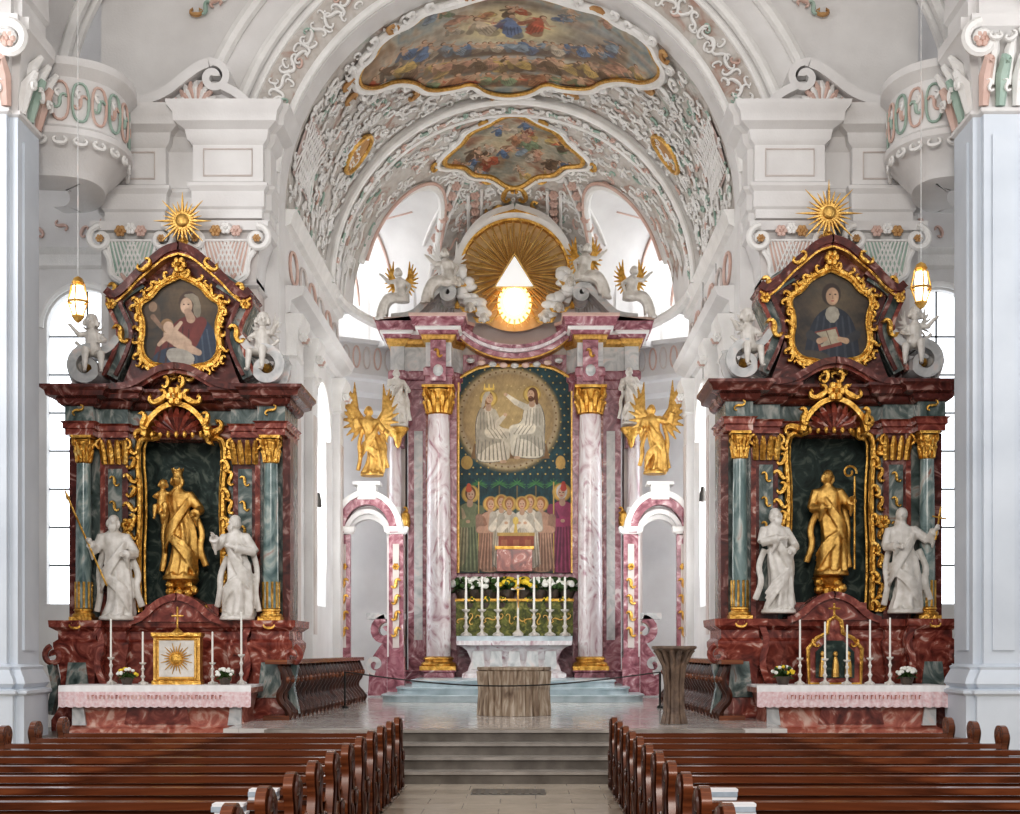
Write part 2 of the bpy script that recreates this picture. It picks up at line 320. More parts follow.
def statue(name,x,y,z,H,mat,rz=0,aR=None,aL=None,beard=False,wings=False,sway=.03,veil=False,folds=.13,seed=0,extra=None,mitre=False,crown=False,parent=None,tilt=.1,turn=0,wmat=None,flare=1.0):
    mb=MB(); mb.M=T(x,y,z,rz)@Matrix.Scale(H,4); r0=random.Random(seed+11); ph=r0.random()*6
    prof=[(0,.155*flare,.12),(.03,.16*flare,.125),(.14,.14*flare,.11),(.3,.125,.10),(.44,.125,.095),(.52,.122,.088),(.6,.098,.072),(.68,.112,.078),(.75,.128,.078),(.80,.12,.066),(.83,.075,.05),(.86,.04,.04),(.88,.036,.036)]
    n=56; vs=[];fs=[]; zz=np.linspace(0,.88,40)
    pz=[p[0] for p in prof]
    for zq in zz:
        rx=np.interp(zq,pz,[p[1] for p in prof]); ry=np.interp(zq,pz,[p[2] for p in prof]); ox=sway*sin(zq*5.2+.3)*1.1; A=1.45*folds*max(0,1-zq/.86)**.6
        for i in range(n):
            a=2*pi*i/n; tw=ph+zq*2.6*(1 if seed%2 else -1)
            f=1+A*(.6*(1-2*abs(sin(3*a+tw/2)))+.5*(.5-abs(sin(5.5*a-.85*tw)))+.3*sin(3*a+5*zq))
            knee=.04*math.exp(-((zq-.3)/.1)**2)*max(0,cos(a+pi/2-.5*(1 if seed%2 else -1)))
            vs.append((ox+rx*f*cos(a),(ry*f+knee)*sin(a),zq))
    m_=len(zz)
    for j in range(m_-1):
        for i in range(n): fs.append((j*n+i,j*n+(i+1)%n,(j+1)*n+(i+1)%n,(j+1)*n+i))
    fs.append(tuple(range(n))[::-1]); fs.append(tuple((m_-1)*n+i for i in range(n))); mb.add(vs,fs,mat)
    ox=sway*sin(.88*5.2+.3)*1.1
    head(mb,(ox,-.012,.935),.118,mat,tilt,turn,beard,1.0,veil)
    sg=1 if seed%2 else -1
    for k in range(4):
        o=.026*k
        mb.tube(smooth([(sg*.11,.02,.81-o),(sg*.06,-.088,.70-o),(-sg*.05,-.118,.55-o*1.5),(-sg*.14,-.06,.44-o*2),(-sg*.15,.05,.40-o*2)]),.018,mat,n=6)
        mb.tube(smooth([(-sg*.15,-.02,.46-o),(-sg*.03,-.13,.38-o),(sg*.09,-.12,.30-2*o),(sg*.15,-.03,.16-2*o)]),.016,mat,n=6)
    mb.tube(smooth([(sg*.13,.03,.6),(sg*.21,.02,.42),(sg*.18,-.02,.28),(sg*.24,.02,.10)]),.036,mat,n=7,fl=.6)
    mb.tube(smooth([(-sg*.12,.04,.7),(-sg*.19,.06,.45),(-sg*.16,.05,.25),(-sg*.2,.06,.05)]),.034,mat,n=7,fl=.6)
    for sx,A in ((-1,aR),(1,aL)):
        A=A or ((sx*.19,-.03,.62),(sx*.10,-.16,.66))
        S=Vector((sx*.115+ox,0,.785)); E=Vector(A[0]); W=Vector(A[1])
        mb.tube([S-Vector((sx*.03,0,0)),S,(S+E)/2,E],[.045,.052,.05,.046],mat,n=8)
        mb.tube([E,E*.5+W*.5,E*.15+W*.85],[.046,.045,.052],mat,n=8)
        mb.tube([E*.5+W*.5,E*.25+W*.75+Vector((0,.01,-.05)),E*.45+W*.55+Vector((0,.02,-.13))],[.03,.03,.012],mat,n=6)
        mb.tube([E*.2+W*.8,W],[.026,.02],mat,n=7); hand(mb,W,W-E,.085,mat)
    for q in (-1,1): mb.ell((q*.055,-.12*flare,.018),(.028,.062,.022),mat,8,6)
    mb.lathe([(.17,-.035),(.175,-.02),(.165,.01)],mat,(0,-.01,0),20)
    if wings:
        for q in (-1,1): wing(mb,(q*.06,.08,.74),q,1.0,wmat or mat)
    if mitre: mb.tube([(ox,0,.98),(ox,0,1.03),(ox,0,1.10)],[.052,.058,.008],mat,n=10,fl=.6)
    if crown:
        mb.lathe([(.045,0),(.06,.05),(.05,.05),(.04,.0)],mat,(ox,0,.985),14)
        for i in range(6): mb.ell((ox+.055*cos(i*pi/3),.055*sin(i*pi/3),1.04),(.012,.012,.02),mat,6,4)
    if extra=='child':
        putto_parts(mb,(-.15,-.12,.68),.36,mat,1,sit=True)
    ob=mb.done(name,parent,remesh=.0095*H)
    if extra in('staff','crozier','sword','cross'):
        e=MB(); e.M=mb.M
        if extra=='crozier':
            W=Vector(aL[1]); e.tube([(W.x+.02,W.y-.02,.02),(W.x+.02,W.y-.02,.92)],.010,'gold')
            e.tube([(a,W.y-.02,b) for a,b in curl(W.x+.02-.05,.96,.07,.02,-.2,2*pi*1.1,24)],.012,'gold')
        elif extra=='staff':
            W=Vector(aR[1]); e.tube([(W.x+.16,W.y,W.z-.42),(W.x-.20,W.y,W.z+.42)],.010,'gold'); e.tube([(W.x-.20,W.y,W.z+.42),(W.x-.24,W.y,W.z+.52)],[.022,.002],'gold')
        elif extra=='cross':
            W=Vector(aL[1]); e.tube([(W.x,W.y,W.z-.1),(W.x+.05,W.y,W.z+.22)],.010,'gold'); e.tube([(W.x-.03,W.y,W.z+.13),(W.x+.10,W.y,W.z+.10)],.009,'gold')
        e.done('attribute_'+extra,ob)
    return ob
def putto_parts(mb,c,h,mat,sx=1,sit=True,wings=False):
    C=Vector(c); v=lambda x,y,z:tuple(C+Vector((x*sx,y,z))*h)
    mb.tube([v(0,0,-.06),v(0,0,.06),v(.01,-.01,.2),v(.02,-.02,.34),v(.02,-.02,.42)],[.11*h,.145*h,.13*h,.12*h,.06*h],mat,n=10)
    head(mb,v(.03,-.03,.55),.25*h,mat,.1,.2*sx,False,.6)
    mb.tube([v(.09,0,.34),v(.24,-.06,.30),v(.36,-.14,.42)],[.055*h,.05*h,.032*h],mat,n=7); hand(mb,v(.36,-.14,.42),(sx,-.4,.6),.1*h,mat)
    mb.tube([v(-.08,0,.34),v(-.2,-.1,.22),v(-.1,-.22,.16)],[.055*h,.05*h,.032*h],mat,n=7); hand(mb,v(-.1,-.22,.16),(sx*.6,-.6,0),.1*h,mat)
    for q in (-1,1):
        mb.tube([v(q*.07,0,-.02),v(q*.13,-.24,-.02+.03*q),v(q*.14,-.26,-.25),v(q*.14,-.27,-.34)],[.085*h,.075*h,.05*h,.035*h],mat,n=8)
        mb.ell(v(q*.14,-.32,-.37),(.035*h,.075*h,.03*h),mat,8,6)
    if wings:
        for q in (-1,1): wing(mb,v(q*.06,.08,.3),q,h*.7,mat,n=6)
def putto(name,x,y,z,h,mat,sx=1,rz=0,parent=None):
    mb=MB(); mb.M=T(x,y,z,rz); putto_parts(mb,(0,0,.0),h,mat,sx,True,True)
    mb.tube(smooth([(-.12*h*sx,.05*h,.05*h),(0,-.15*h,.02*h),(.15*h*sx,.02*h,.06*h),(.3*h*sx,.08*h,.2*h)]),.035*h,mat,n=6)
    return mb.done(name,parent,remesh=.014*h)
def seated_angel(name,x,y,z,h,sx,wm='gold'):
    mb=MB(); mb.M=T(x,y,z)@Matrix.Scale(sx*h,4,Vector((1,0,0)))@Matrix.Scale(h,4,Vector((0,1,0)))@Matrix.Scale(h,4,Vector((0,0,1)))
    m='statue_white'
    mb.tube([(0,0,-.03),(0,0,.1),(.03,0,.25),(.05,-.02,.38),(.06,-.02,.45)],[.15,.15,.11,.12,.05],m,n=12)
    head(mb,(.08,-.03,.55),.15,m,.15,.3)
    for k in (0,1):
        mb.tube(smooth([(0,-.05,.02),(.22,-.14-.05*k,.06-.05*k),(.34,-.16,-.06),(.42,-.16,-.32-.05*k)]),.085,m,n=10)
        mb.ell((.46,-.2+.06*k,-.38),(.06,.05,.03),m,8,6)
    for k in range(5): mb.tube(smooth([(-.1,-.08+.05*k,.05),(.1,-.2+.04*k,.0),(.28,-.2+.05*k,-.1),(.3,-.15+.06*k,-.3)]),.03,m,n=6)
    mb.tube([(.1,0,.38),(.25,-.08,.34),(.38,-.12,.46)],[.05,.045,.03],m,n=8); hand(mb,(.38,-.12,.46),(1,-.3,.6),.08,m)
    mb.tube([(-.02,0,.38),(-.15,-.06,.28),(-.12,-.16,.14)],[.05,.045,.03],m,n=8); hand(mb,(-.12,-.16,.14),(.2,-.5,-.6),.08,m)
    ob=mb.done(name,None,remesh=.012*h)
    w=MB(); w.M=mb.M
    for q in (-1,1): wing(w,(.03+q*.04,.1,.33),q,.75,wm)
    w.done('wings',ob)
    return ob
# ------------------------------------------------------------------ canvas painting
class Canvas:
    def __init__(s,x0,y0,x1,y1,k,bg):
        s.x0,s.y0,s.x1,s.y1=x0,y0,x1,y1; s.nx=int((x1-x0)*k); s.ny=int((y1-y0)*k)
        s.gx,s.gy=np.meshgrid(np.linspace(x0,x1,s.nx+1),np.linspace(y0,y1,s.ny+1)); s.a=np.zeros(s.gx.shape+(3,))+np.array(bg)
    def noise(s,amt,f,cols=None):
        z=np.zeros(s.gx.shape)
        for o in range(9):
            a=rng.rand()*6.28; k=f*(1.45**(o)); z+=np.sin((s.gx*cos(a)+s.gy*sin(a))*k+rng.rand()*6+1.8*np.sin((s.gx*sin(a*2)-s.gy*cos(a*2))*k*.7+rng.rand()*6))/(1.2**o)
        z/=2.8; 
        if cols is None: s.a*= (1+amt*z)[...,None]
        else:
            t=np.clip(z*.5+.5,0,.999)*(len(cols)-1); C=np.array(cols); i=np.clip(t.astype(int),0,len(cols)-2); f_=(t-i)[...,None]
            s.a=s.a*(1-amt)+amt*(C[i]*(1-f_)+C[i+1]*f_)
    def sat(s,k,g=1.0):
        m=s.a.mean(axis=2,keepdims=True); s.a=np.clip((m+(s.a-m)*k),0,1)**g
    def win(s,xa,xb,ya,yb):
        fx=s.nx/(s.x1-s.x0); fy=s.ny/(s.y1-s.y0)
        i0=max(0,int((xa-s.x0)*fx)-1); i1=min(s.nx+1,int((xb-s.x0)*fx)+3); j0=max(0,int((ya-s.y0)*fy)-1); j1=min(s.ny+1,int((yb-s.y0)*fy)+3)
        return (slice(j0,max(j0,j1)),slice(i0,max(i0,i1)))
    def blend(s,W,w,col): w=w[...,None]; s.a[W]=s.a[W]*(1-w)+np.clip(np.array(col,float),0,1)*w
    def ell(s,cx,cy,rx,ry,col,rot=0,al=1,soft=.12):
        R=max(rx,ry)*(1+soft); W=s.win(cx-R,cx+R,cy-R,cy+R)
        dx=s.gx[W]-cx; dy=s.gy[W]-cy; c,q=cos(rot),sin(rot); r=np.sqrt(((dx*c+dy*q)/rx)**2+((-dx*q+dy*c)/ry)**2)
        s.blend(W,np.clip((1-r)/soft+.5,0,1)*al,col)
    def rect(s,x0,y0,x1,y1,col,al=1): s.poly([(x0,y0),(x1,y0),(x1,y1),(x0,y1)],col,al)
    def cap(s,x0,y0,x1,y1,r0,r1,col,al=1):
        R=max(r0,r1)*1.3+.2; W=s.win(min(x0,x1)-R,max(x0,x1)+R,min(y0,y1)-R,max(y0,y1)+R); gx,gy=s.gx[W],s.gy[W]
        dx,dy=x1-x0,y1-y0; L=dx*dx+dy*dy+1e-9; t=np.clip(((gx-x0)*dx+(gy-y0)*dy)/L,0,1)
        d=np.hypot(gx-x0-t*dx,gy-y0-t*dy); r=r0+(r1-r0)*t; s.blend(W,np.clip((r-d)/(.18*r0+.05)+.5,0,1)*al,col)
    def poly(s,P,col,al=1):
        W=s.win(min(p[0] for p in P),max(p[0] for p in P),min(p[1] for p in P),max(p[1] for p in P)); gx,gy=s.gx[W],s.gy[W]
        m=np.zeros(gx.shape,bool); n=len(P)
        for i in range(n):
            (x0,y0),(x1,y1)=P[i],P[(i+1)%n]
            if y0==y1: continue
            m^=((y0>gy)!=(y1>gy))&(gx<(x1-x0)*(gy-y0)/(y1-y0)+x0)
        s.blend(W,m*float(al),col)
    def person(s,cx,top,h,robe,skin=(.62,.42,.30),halo=None,lean=0,hair=(.15,.07,.03),wide=.2,mantle=None,arms='fold',seated=False):
        R=np.array(robe,float); M_=np.array(mantle if mantle is not None else R*.82); hx=cx+lean*h*.4; w=wide*h
        if halo is not None: s.ell(hx,top+h*.08,h*.105,h*.105,np.array(halo)*.7); s.ell(hx,top+h*.08,h*.09,h*.09,halo)
        P=smooth([(hx-w*.35,top+h*.17),(hx+w*.35,top+h*.17),(cx+w*.85,top+h*.24),(cx+w*.8,top+h*.5),(cx+w*1.0,top+h*.97),(cx,top+h*1.0),(cx-w*1.0,top+h*.97),(cx-w*.8,top+h*.5),(cx-w*.85,top+h*.24)],2,True)
        s.poly(P,R*.35); s.poly([(cx+(a-cx)*.92,top+h*.6+(b-top-h*.6)*.98) for a,b in P],R)
        s.poly(smooth([(hx-w*.5,top+h*.2),(cx-w*.8,top+h*.3),(cx-w*.9,top+h*.95),(cx-w*.2,top+h*.9),(cx+w*.1,top+h*.55)],2,True),M_)
        if seated: s.ell(cx-w*.1,top+h*.62,w*.95,h*.12,M_*1.1); s.ell(cx-w*.1,top+h*.67,w*.9,h*.09,R*.75,al=.6)
        for k in range(7):
            q=(k-3)/3; s.cap(cx+q*w*.55,top+h*.42,cx+q*w*.85,top+h*.96,h*.007,h*.014,R*.45,.75); s.cap(cx+q*w*.55+h*.02,top+h*.45,cx+q*w*.85+h*.02,top+h*.93,h*.005,h*.009,np.minimum(R*1.25,.95),.6)
        if arms=='fold': A=[((-.8,.26),(-.75,.42),(.05,.42)),((.8,.26),(.75,.42),(-.05,.40))]
        elif arms=='out': A=[((-.8,.26),(-1.15,.38),(-1.5,.28)),((.8,.26),(1.1,.4),(1.4,.34))]
        else: A=[((-.8,.26),(-.9,.44),(-.3,.34)),((.8,.26),(.9,.44),(.3,.34))]
        for a,b_,c in A:
            s.cap(cx+a[0]*w,top+a[1]*h,cx+b_[0]*w,top+b_[1]*h,h*.05,h*.055,R*.72); s.cap(cx+b_[0]*w,top+b_[1]*h,cx+c[0]*w,top+c[1]*h,h*.045,h*.05,np.minimum(R*1.12,.95)); s.ell(cx+c[0]*w,top+c[1]*h,h*.025,h*.02,skin)
        s.cap(hx,top+h*.1,cx+lean*h*.25,top+h*.2,h*.03,h*.035,np.array(skin)*.85)
        s.ell(hx,top+h*.07,h*.062,h*.08,hair); s.ell(hx+lean*h*.06,top+h*.085,h*.043,h*.06,skin); s.ell(hx+lean*h*.06-h*.018,top+h*.08,h*.009,h*.006,(.1,.05,.03)); s.ell(hx+lean*h*.06+h*.018,top+h*.08,h*.009,h*.006,(.1,.05,.03)); s.ell(hx+lean*h*.06,top+h*.115,h*.016,h*.006,(.45,.15,.12))
    def fig(s,cx,cy,h,ang,col,sh=None):
        C=np.array(col,float); sk=np.array((.62,.45,.34)); c,q=cos(ang),sin(ang)
        def p(u,v): return (cx+h*(u*c-v*q),cy+h*(u*q+v*c))
        def seg(a,b,r0,r1,k,al=.95): A=p(*a);B=p(*b); s.cap(A[0],A[1],B[0],B[1],r0*h,r1*h,k,al)
        seg((-.02,.05),(.1,.45),.19,.16,C*.45,.7)
        j=rng.uniform(-.12,.12); seg((0,0),(.16+j,.22),.15,.13,C*.8); seg((.16+j,.22),(.02+j,.46),.12,.07,C); seg((-.03,.05),(-.08,.3),.12,.10,C*.65); seg((-.08,.3),(-.02,.5),.09,.05,C*.85)
        seg((0,-.28),(0,.02),.10,.12,C if rng.rand()<.6 else sk*.95)
        e=rng.uniform(-.1,.15); seg((.08,-.27),(.24,-.16+e),.045,.04,sk*.85); seg((.24,-.16+e),(.36,-.28+e),.04,.025,sk)
        e=rng.uniform(-.15,.1); seg((-.08,-.27),(-.22,-.15+e),.045,.04,C*1.1 if rng.rand()<.5 else sk); seg((-.22,-.15+e),(-.3,-.02+e),.038,.025,sk)
        seg((-.12,-.2),(-.34,.12),.05,.09,C*.55,.8); seg((.0,.05),(.3,.05),.05,.03,np.minimum(C*1.25,.95),.7)
        for k in range(4): seg((-.08+.07*k,.06),(-.06+.07*k,.42),.010,.014,C*.4,.7)
        A=p(.01,-.40); s.ell(A[0],A[1],.085*h,.095*h,(.20,.12,.07)); A=p(.03,-.385); s.ell(A[0],A[1],.062*h,.072*h,sk)
    def mesh(s,name,fn,mask=None,parent=None,mat='painted'):
        ny,nx=s.gx.shape; P=[fn(s.gx[j,i],s.gy[j,i]) for j in range(ny) for i in range(nx)]
        fs=[(j*nx+i,j*nx+i+1,(j+1)*nx+i+1,(j+1)*nx+i) for j in range(ny-1) for i in range(nx-1) if mask is None or mask((s.gx[j,i]+s.gx[j,i+1])/2,(s.gy[j,i]+s.gy[j+1,i])/2)]
        me=bpy.data.meshes.new(name); me.from_pydata(P,[],fs); me.materials.append(MATS[mat])
        at=me.color_attributes.new('Col','FLOAT_COLOR','POINT'); A=np.ones((ny*nx,4)); A[:,:3]=np.clip(s.a.reshape(-1,3),0,1); at.data.foreach_set('color',A.ravel())
        me.polygons.foreach_set('use_smooth',[True]*len(fs)); me.update()
        ob=bpy.data.objects.new(name,me); bpy.context.collection.objects.link(ob)
        if parent: ob.parent=parent
        return ob
def inpoly(pts):
    def f(x,y):
        c=False;n=len(pts);j=n-1
        for i in range(n):
            a,b=pts[i],pts[j]
            if (a[1]>y)!=(b[1]>y) and x<(b[0]-a[0])*(y-a[1])/(b[1]-a[1])+a[0]: c=not c
            j=i
        return c
    return f
# =================================================================== ROOM
PLAT=.42; CH=.62; RA=3.95; ZS=9.4
mb=MB(); mb.box(-10.4,10.4,-6,28,-.2,0,'floor_nave'); mb.done('floor')
mb=MB()
for i in range(4): 
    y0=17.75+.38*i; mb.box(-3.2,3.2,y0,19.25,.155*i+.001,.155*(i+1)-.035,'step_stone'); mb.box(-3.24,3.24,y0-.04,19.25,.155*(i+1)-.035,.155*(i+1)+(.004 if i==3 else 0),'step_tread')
mb.done('chancel_steps')
mb=MB(); mb.box(-3.88,3.88,19.26,38.5,.0,CH,'floor_choir'); mb.box(-6.3,-3.88,27.75,38.5,0,CH,'floor_choir'); mb.box(3.88,6.3,27.75,38.5,0,CH,'floor_choir'); mb.done('choir_floor')
mb=MB(); mb.box(-7.6,-3.9,20.4,23.98,0,PLAT,'step_stone'); mb.box(3.9,7.6,20.4,23.98,0,PLAT,'step_stone'); mb.done('side_altar_platform')
mb=MB()
for i in range(3):
    z0=CH+.145*i+.002; r=2.75-.28*i
    mb.mold([(-r,33.5),(-r,29.6+.3*i)]+[(-r+ (r*.35)*(1-cos(t)),29.6+.3*i-.9*sin(t)) for t in np.linspace(.2,pi/2,8)]+[(r-(r*.35)*(1-cos(t)),29.6+.3*i-.9*sin(t)) for t in np.linspace(pi/2,.2,8)]+[(r,29.6+.3*i),(r,33.5)],[(0,z0),(0,z0+.11),(.03,z0+.115),(.03,z0+.145),(0,z0+.145)],'apse_step')
mb.done('apse_steps')
mb=MB(); mb.archwall(-6.9,6.9,0,16.5,24.0,24.6,[(0,RA,ZS,0)],'plaster')
for r,rad in ((RA+.08,.07),(RA+.75,.06),(RA+.95,.10),(RA+1.55,.12)):
    mb.tube([(r*cos(a),23.96,ZS+r*sin(a)) for a in np.linspace(.12,pi-.12,60)],rad,'stucco',n=8)
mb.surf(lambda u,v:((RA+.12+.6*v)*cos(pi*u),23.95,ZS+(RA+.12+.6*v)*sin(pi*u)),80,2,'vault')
mb.done('wall_chancel_arch')
mb=MB()
S=lambda u,v:((RA+.42+v)*cos(u),23.92,ZS+(RA+.42+v)*sin(u))
for i in range(70):
    u=.15+i*(pi-.3)/69
    scroll(mb,lambda a,b:S(u+a/4.3,b),0,.0,.24,i*1.9,'CS'[i%2],'stucco',.028)
    scroll(mb,lambda a,b:S(u+a/4.3,b),.1,.13*(1 if i%2 else -1),.15,i*2.7,'C',['stucco','stucco','stucco_pink','stucco','stucco','stucco','stucco_green'][i%7],.02)
mb.done('trim_arch_stucco')
for sg in (-1,1):
    mb=MB(); mb.M=Matrix.Scale(sg,4,Vector((1,0,0)))
    zA=Z(222,23.4); zC=Z(108,23.2)
    plan=[(3.96,24.05),(3.96,23.35),(4.05,23.35),(4.05,23.15),(5.25,23.15),(5.25,23.5),(5.7,23.5),(5.7,23.3),(6.78,23.3),(6.78,23.5),(6.9,23.5),(6.9,24.05)]
    h=zC-zA
    mb.mold(plan,[(-.04,zA),(-.04,zA+.08*h),(.0,zA+.1*h),(.0,zA+.24*h),(.06,zA+.28*h),(.06,zA+.31*h),(-.02,zA+.33*h),(-.02,zA+.66*h),(.06,zA+.70*h),(.09,zA+.78*h),(.24,zA+.83*h),(.26,zA+.91*h),(.34,zA+.96*h),(.35,zA+h),(0,zA+h)],'plaster')
    for (xa,xb) in ((4.15,5.15),(5.8,6.68)):
        yy=23.15 if xa<5 else 23.3
        mb.tube([(x,yy+.01,z) for x,z in ((xa+.1,zA+.38*h),(xb-.1,zA+.38*h),(xb-.1,zA+.62*h),(xa+.1,zA+.62*h))],.018,'plaster_warm',n=4,closed=True)
    for (xa,xb,yy) in ((4.2,5.1,23.3),(5.8,6.7,23.42)):
        mb.box(xa,xb,yy,24.02,PLAT,zA,'plaster_warm'); mb.box(xa+.14,xb-.14,yy-.02,yy,3,zA-1.2,'plaster_pink')
        zc=Z(284,yy); cx=(xa+xb)/2; w=(xb-xa)/2
        mb.mold([(xa,24),(xa,yy-.02),(xb,yy-.02),(xb,24)],[(0,zc-.08),(.06,zc-.04),(0,zc+.02),(0,zc+.1),(.04,zc+.45),(.16,zc+.80),(.22,zc+.83),(.24,zc+.98),(0,zc+.98)],'plaster')
        mb.prism([(cx-w*.6,zc+.05),(cx+w*.6,zc+.05),(cx+w*.95,zc+.66),(cx-w*.95,zc+.66)],yy-.22,yy-.03,'stucco_green' if xa>5 else 'stucco_pink')
        for k in range(8):
            t=-1+2*k/7; mb.tube([(cx+w*.6*t,yy-.23,zc+.06),(cx+w*(.9*t*.5+.42),yy-.23,zc+.65)],.016,'stucco',n=4); mb.tube([(cx+w*.6*t,yy-.23,zc+.06),(cx+w*(.9*t*.5-.42),yy-.23,zc+.65)],.016,'stucco',n=4)
        mb.tube([(a,yy-.23,b) for a,b in ((cx-w*.6,zc+.05),(cx+w*.6,zc+.05),(cx+w*.95,zc+.66),(cx-w*.95,zc+.66))],.03,'stucco',n=5,closed=True)
        for q in (-1,1):
            mb.tube([(a,yy-.26,b) for a,b in curl(cx+q*(w+.06),zc+.68,.22,.03,pi*.5,pi*.5-q*pi*2.6)],.055,'stucco',n=7); rose(mb,(cx+q*(w+.06),yy-.3,zc+.68),.07,'ochre')
            mb.tube(smooth([(cx+q*w*1.0,yy-.2,zc+.5),(cx+q*w*.75,yy-.26,zc+.3),(cx+q*w*.8,yy-.24,zc+.08),(cx+q*w*.3,yy-.26,zc-.05)]),.045,'stucco',n=6)
        for k in range(5): mb.tube([(cx,yy-.2,zc-.1),(cx+(k-2)*.09,yy-.28,zc+.0),(cx+(k-2)*.16,yy-.3,zc+.12-.02*abs(k-2))],[.03,.045,.02],'stucco_pink' if k%2 else 'stucco',n=5)
        for k in range(3): rose(mb,(cx+(k-1)*.17,yy-.30,zc+.80+.04*(k==1)),.10,('stucco_pink','stucco','ochre')[k])
    P=smooth([(6.9,zC+.10),(6.1,zC+.12),(5.7,zC+.26),(5.4,zC+.52),(5.15,zC+.70),(4.98,zC+.76)],3)+curl(4.90,zC+.52,.25,.05,pi*.5,pi*2.9)
    mb.band(P,[.08]*(len(P)-25)+[.06]*25,23.2,24.08,'plaster')
    P2=smooth([(4.75,zC+.36),(4.5,zC+.24),(4.3,zC+.04),(4.05,zC-.2)],2); mb.band(P2,.07,23.15,24.08,'plaster')
    mb.prism([(6.9,zC-.01),(4.1,zC-.01),(4.45,zC+.2),(4.86,zC+.52),(5.3,zC+.55),(5.6,zC+.28),(6.9,zC+.1)],23.4,24.08,'plaster')
    cx=5.2
    for k in range(9):
        a=pi*(.1+.8*k/8); mb.tube([(cx,23.33,zC+.0),(cx+.24*cos(a),23.2,zC+.05+.28*sin(a)),(cx+.32*cos(a),23.3,zC+.1+.38*sin(a))],[.03,.055,.03],'stucco_pink' if k%2 else 'stucco',n=6)
    Sx=lambda u,v:(u,23.33,v)
    for (u,v,a,m_) in ((5.65,zC+.06,0,'stucco_pink'),(6.1,zC+.02,.3,'stucco'),(4.6,zC+.08,2.6,'stucco_pink')): scroll(mb,Sx,u,v,.3,a,'C',m_,.035)
    mb.done('trim_entablature')
for sg in (-1,1):
    mb=MB(); mb.M=Matrix.Scale(sg,4,Vector((1,0,0)))
    sw=lambda y,x,z:(x,y,z)
    mb.archwall(24.6,31.6,CH,ZS+.1,RA,RA+.45,[(28.6,1.0,6.1,2.6)],'plaster',mp=sw)
    for yy in (24.75,26.7,30.6):
        mb.box(RA-.16,RA,yy,yy+.6,CH,6.9,'plaster'); mb.box(RA-.18,RA-.16,yy+.12,yy+.48,2,6.2,'plaster_warm')
        mb.mold([(RA,yy+.6),(RA-.16,yy+.6),(RA-.16,yy),(RA,yy)],[(0,6.85),(.05,6.9),(.02,7.0),(.06,7.35),(.14,7.5),(.14,7.62),(0,7.62)],'stucco')
        for k in range(3): rose(mb,(RA-.28,yy+.1+.2*k,7.25),.09,'stucco_pink' if k==1 else 'stucco')
    mb.mold([(RA,31.6),(RA,24.62)],[(0,7.62),(.08,7.65),(.1,7.85),(.3,7.95),(.36,8.1),(0,8.12)],'plaster',cap=False,ends=True)
    mb.mold([(RA,31.6),(RA,24.62)],[(0,ZS-.25),(.1,ZS-.2),(.14,ZS-.05),(.2,ZS+.05),(0,ZS+.06)],'stucco',cap=False,ends=True)
    for k in range(6):
        y0=24.9+k*1.1; mb.tube([(RA-.03,y0+.45+.4*cos(t),8.6+.28*sin(t)) for t in np.linspace(0,2*pi,17)[:-1]],.03,'plaster_warm' if k%2 else 'stucco_pink',n=5,closed=True)
    mb.tube([(RA-.04,28.6+1.08*cos(t),6.1+1.08*sin(t)) for t in np.linspace(0,pi,20)],.06,'stucco',n=6)
    mb.done('wall_choir_'+('left' if sg<0 else 'right'))
    w=MB(); w.M=mb.M; w.box(RA+.30,RA+.33,27.5,29.7,2.5,7.2,'window_glow')
    for k in range(1,6): w.box(RA+.27,RA+.3,27.6,29.6,2.6+k*.72,2.62+k*.72,'iron')
    for k in range(1,3): w.box(RA+.27,RA+.3,27.6+k*.66,27.62+k*.66,2.6,7.1,'iron')
    w.done('window_%d'%(1 if sg<0 else 2))
def barrel(th,y,off=0): return ((RA-off)*sin(th),y,ZS+(RA-off)*cos(th))
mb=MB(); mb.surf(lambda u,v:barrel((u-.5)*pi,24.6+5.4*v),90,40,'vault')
for yy,r,rad in ((30.1,0.10,.09),(29.33,.16,.07)):
    mb.tube([barrel(t,yy,r) for t in np.linspace(-pi/2,pi/2,60)],rad,'stucco',n=8)
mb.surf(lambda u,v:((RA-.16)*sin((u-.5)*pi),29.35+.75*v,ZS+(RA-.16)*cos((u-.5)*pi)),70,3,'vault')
mb.surf(lambda u,v:((RA-.16+.18*v)*sin((u-.5)*pi),29.35,ZS+(RA-.16+.18*v)*cos((u-.5)*pi)),70,1,'stucco')
mb.done('ceiling_choir')
def ray_barrel(px,py):
    lo,hi=22.,34.
    for _ in range(40):
        d=(lo+hi)/2; x=X(px,d); z=Z(py,d)-ZS
        if z>0 and x*x+z*z>RA*RA: hi=d
        else: lo=d
    return (math.atan2(x,z),d)
fpx=[(350,78),(355,64),(368,54),(372,42),(392,26),(408,20),(420,8),(450,2),(480,-8),(514,-14),(548,-8),(578,2),(606,8),(620,20),(636,26),(656,42),(660,54),(668,64),(667,78),(650,84),(630,78),(606,80),(594,88),(566,86),(548,80),(532,90),(508,94),(484,90),(470,80),(452,86),(424,90),(410,80),(388,80),(372,88),(354,88)]
fsh=smooth([ray_barrel(*p) for p in fpx],2,True)
fpoly=inpoly(fsh); fc=(sum(p[0] for p in fsh)/len(fsh),sum(p[1] for p in fsh)/len(fsh))
def fres(th,y,k=1.0): return fpoly(fc[0]+(th-fc[0])/k,fc[1]+(y-fc[1])/k)
pal=[(.50,.17,.11),(.18,.26,.40),(.60,.46,.22),(.30,.38,.26),(.62,.56,.48),(.20,.14,.10),(.50,.28,.18),(.34,.41,.48),(.56,.36,.28)]
cv=Canvas(-400,2450,400,2945,.85,(.5,.42,.32)); 
cv.noise(.97,.010,[(.15,.10,.07),(.30,.21,.14),(.44,.37,.29),(.30,.37,.39),(.54,.50,.42),(.42,.30,.21),(.22,.16,.11)])
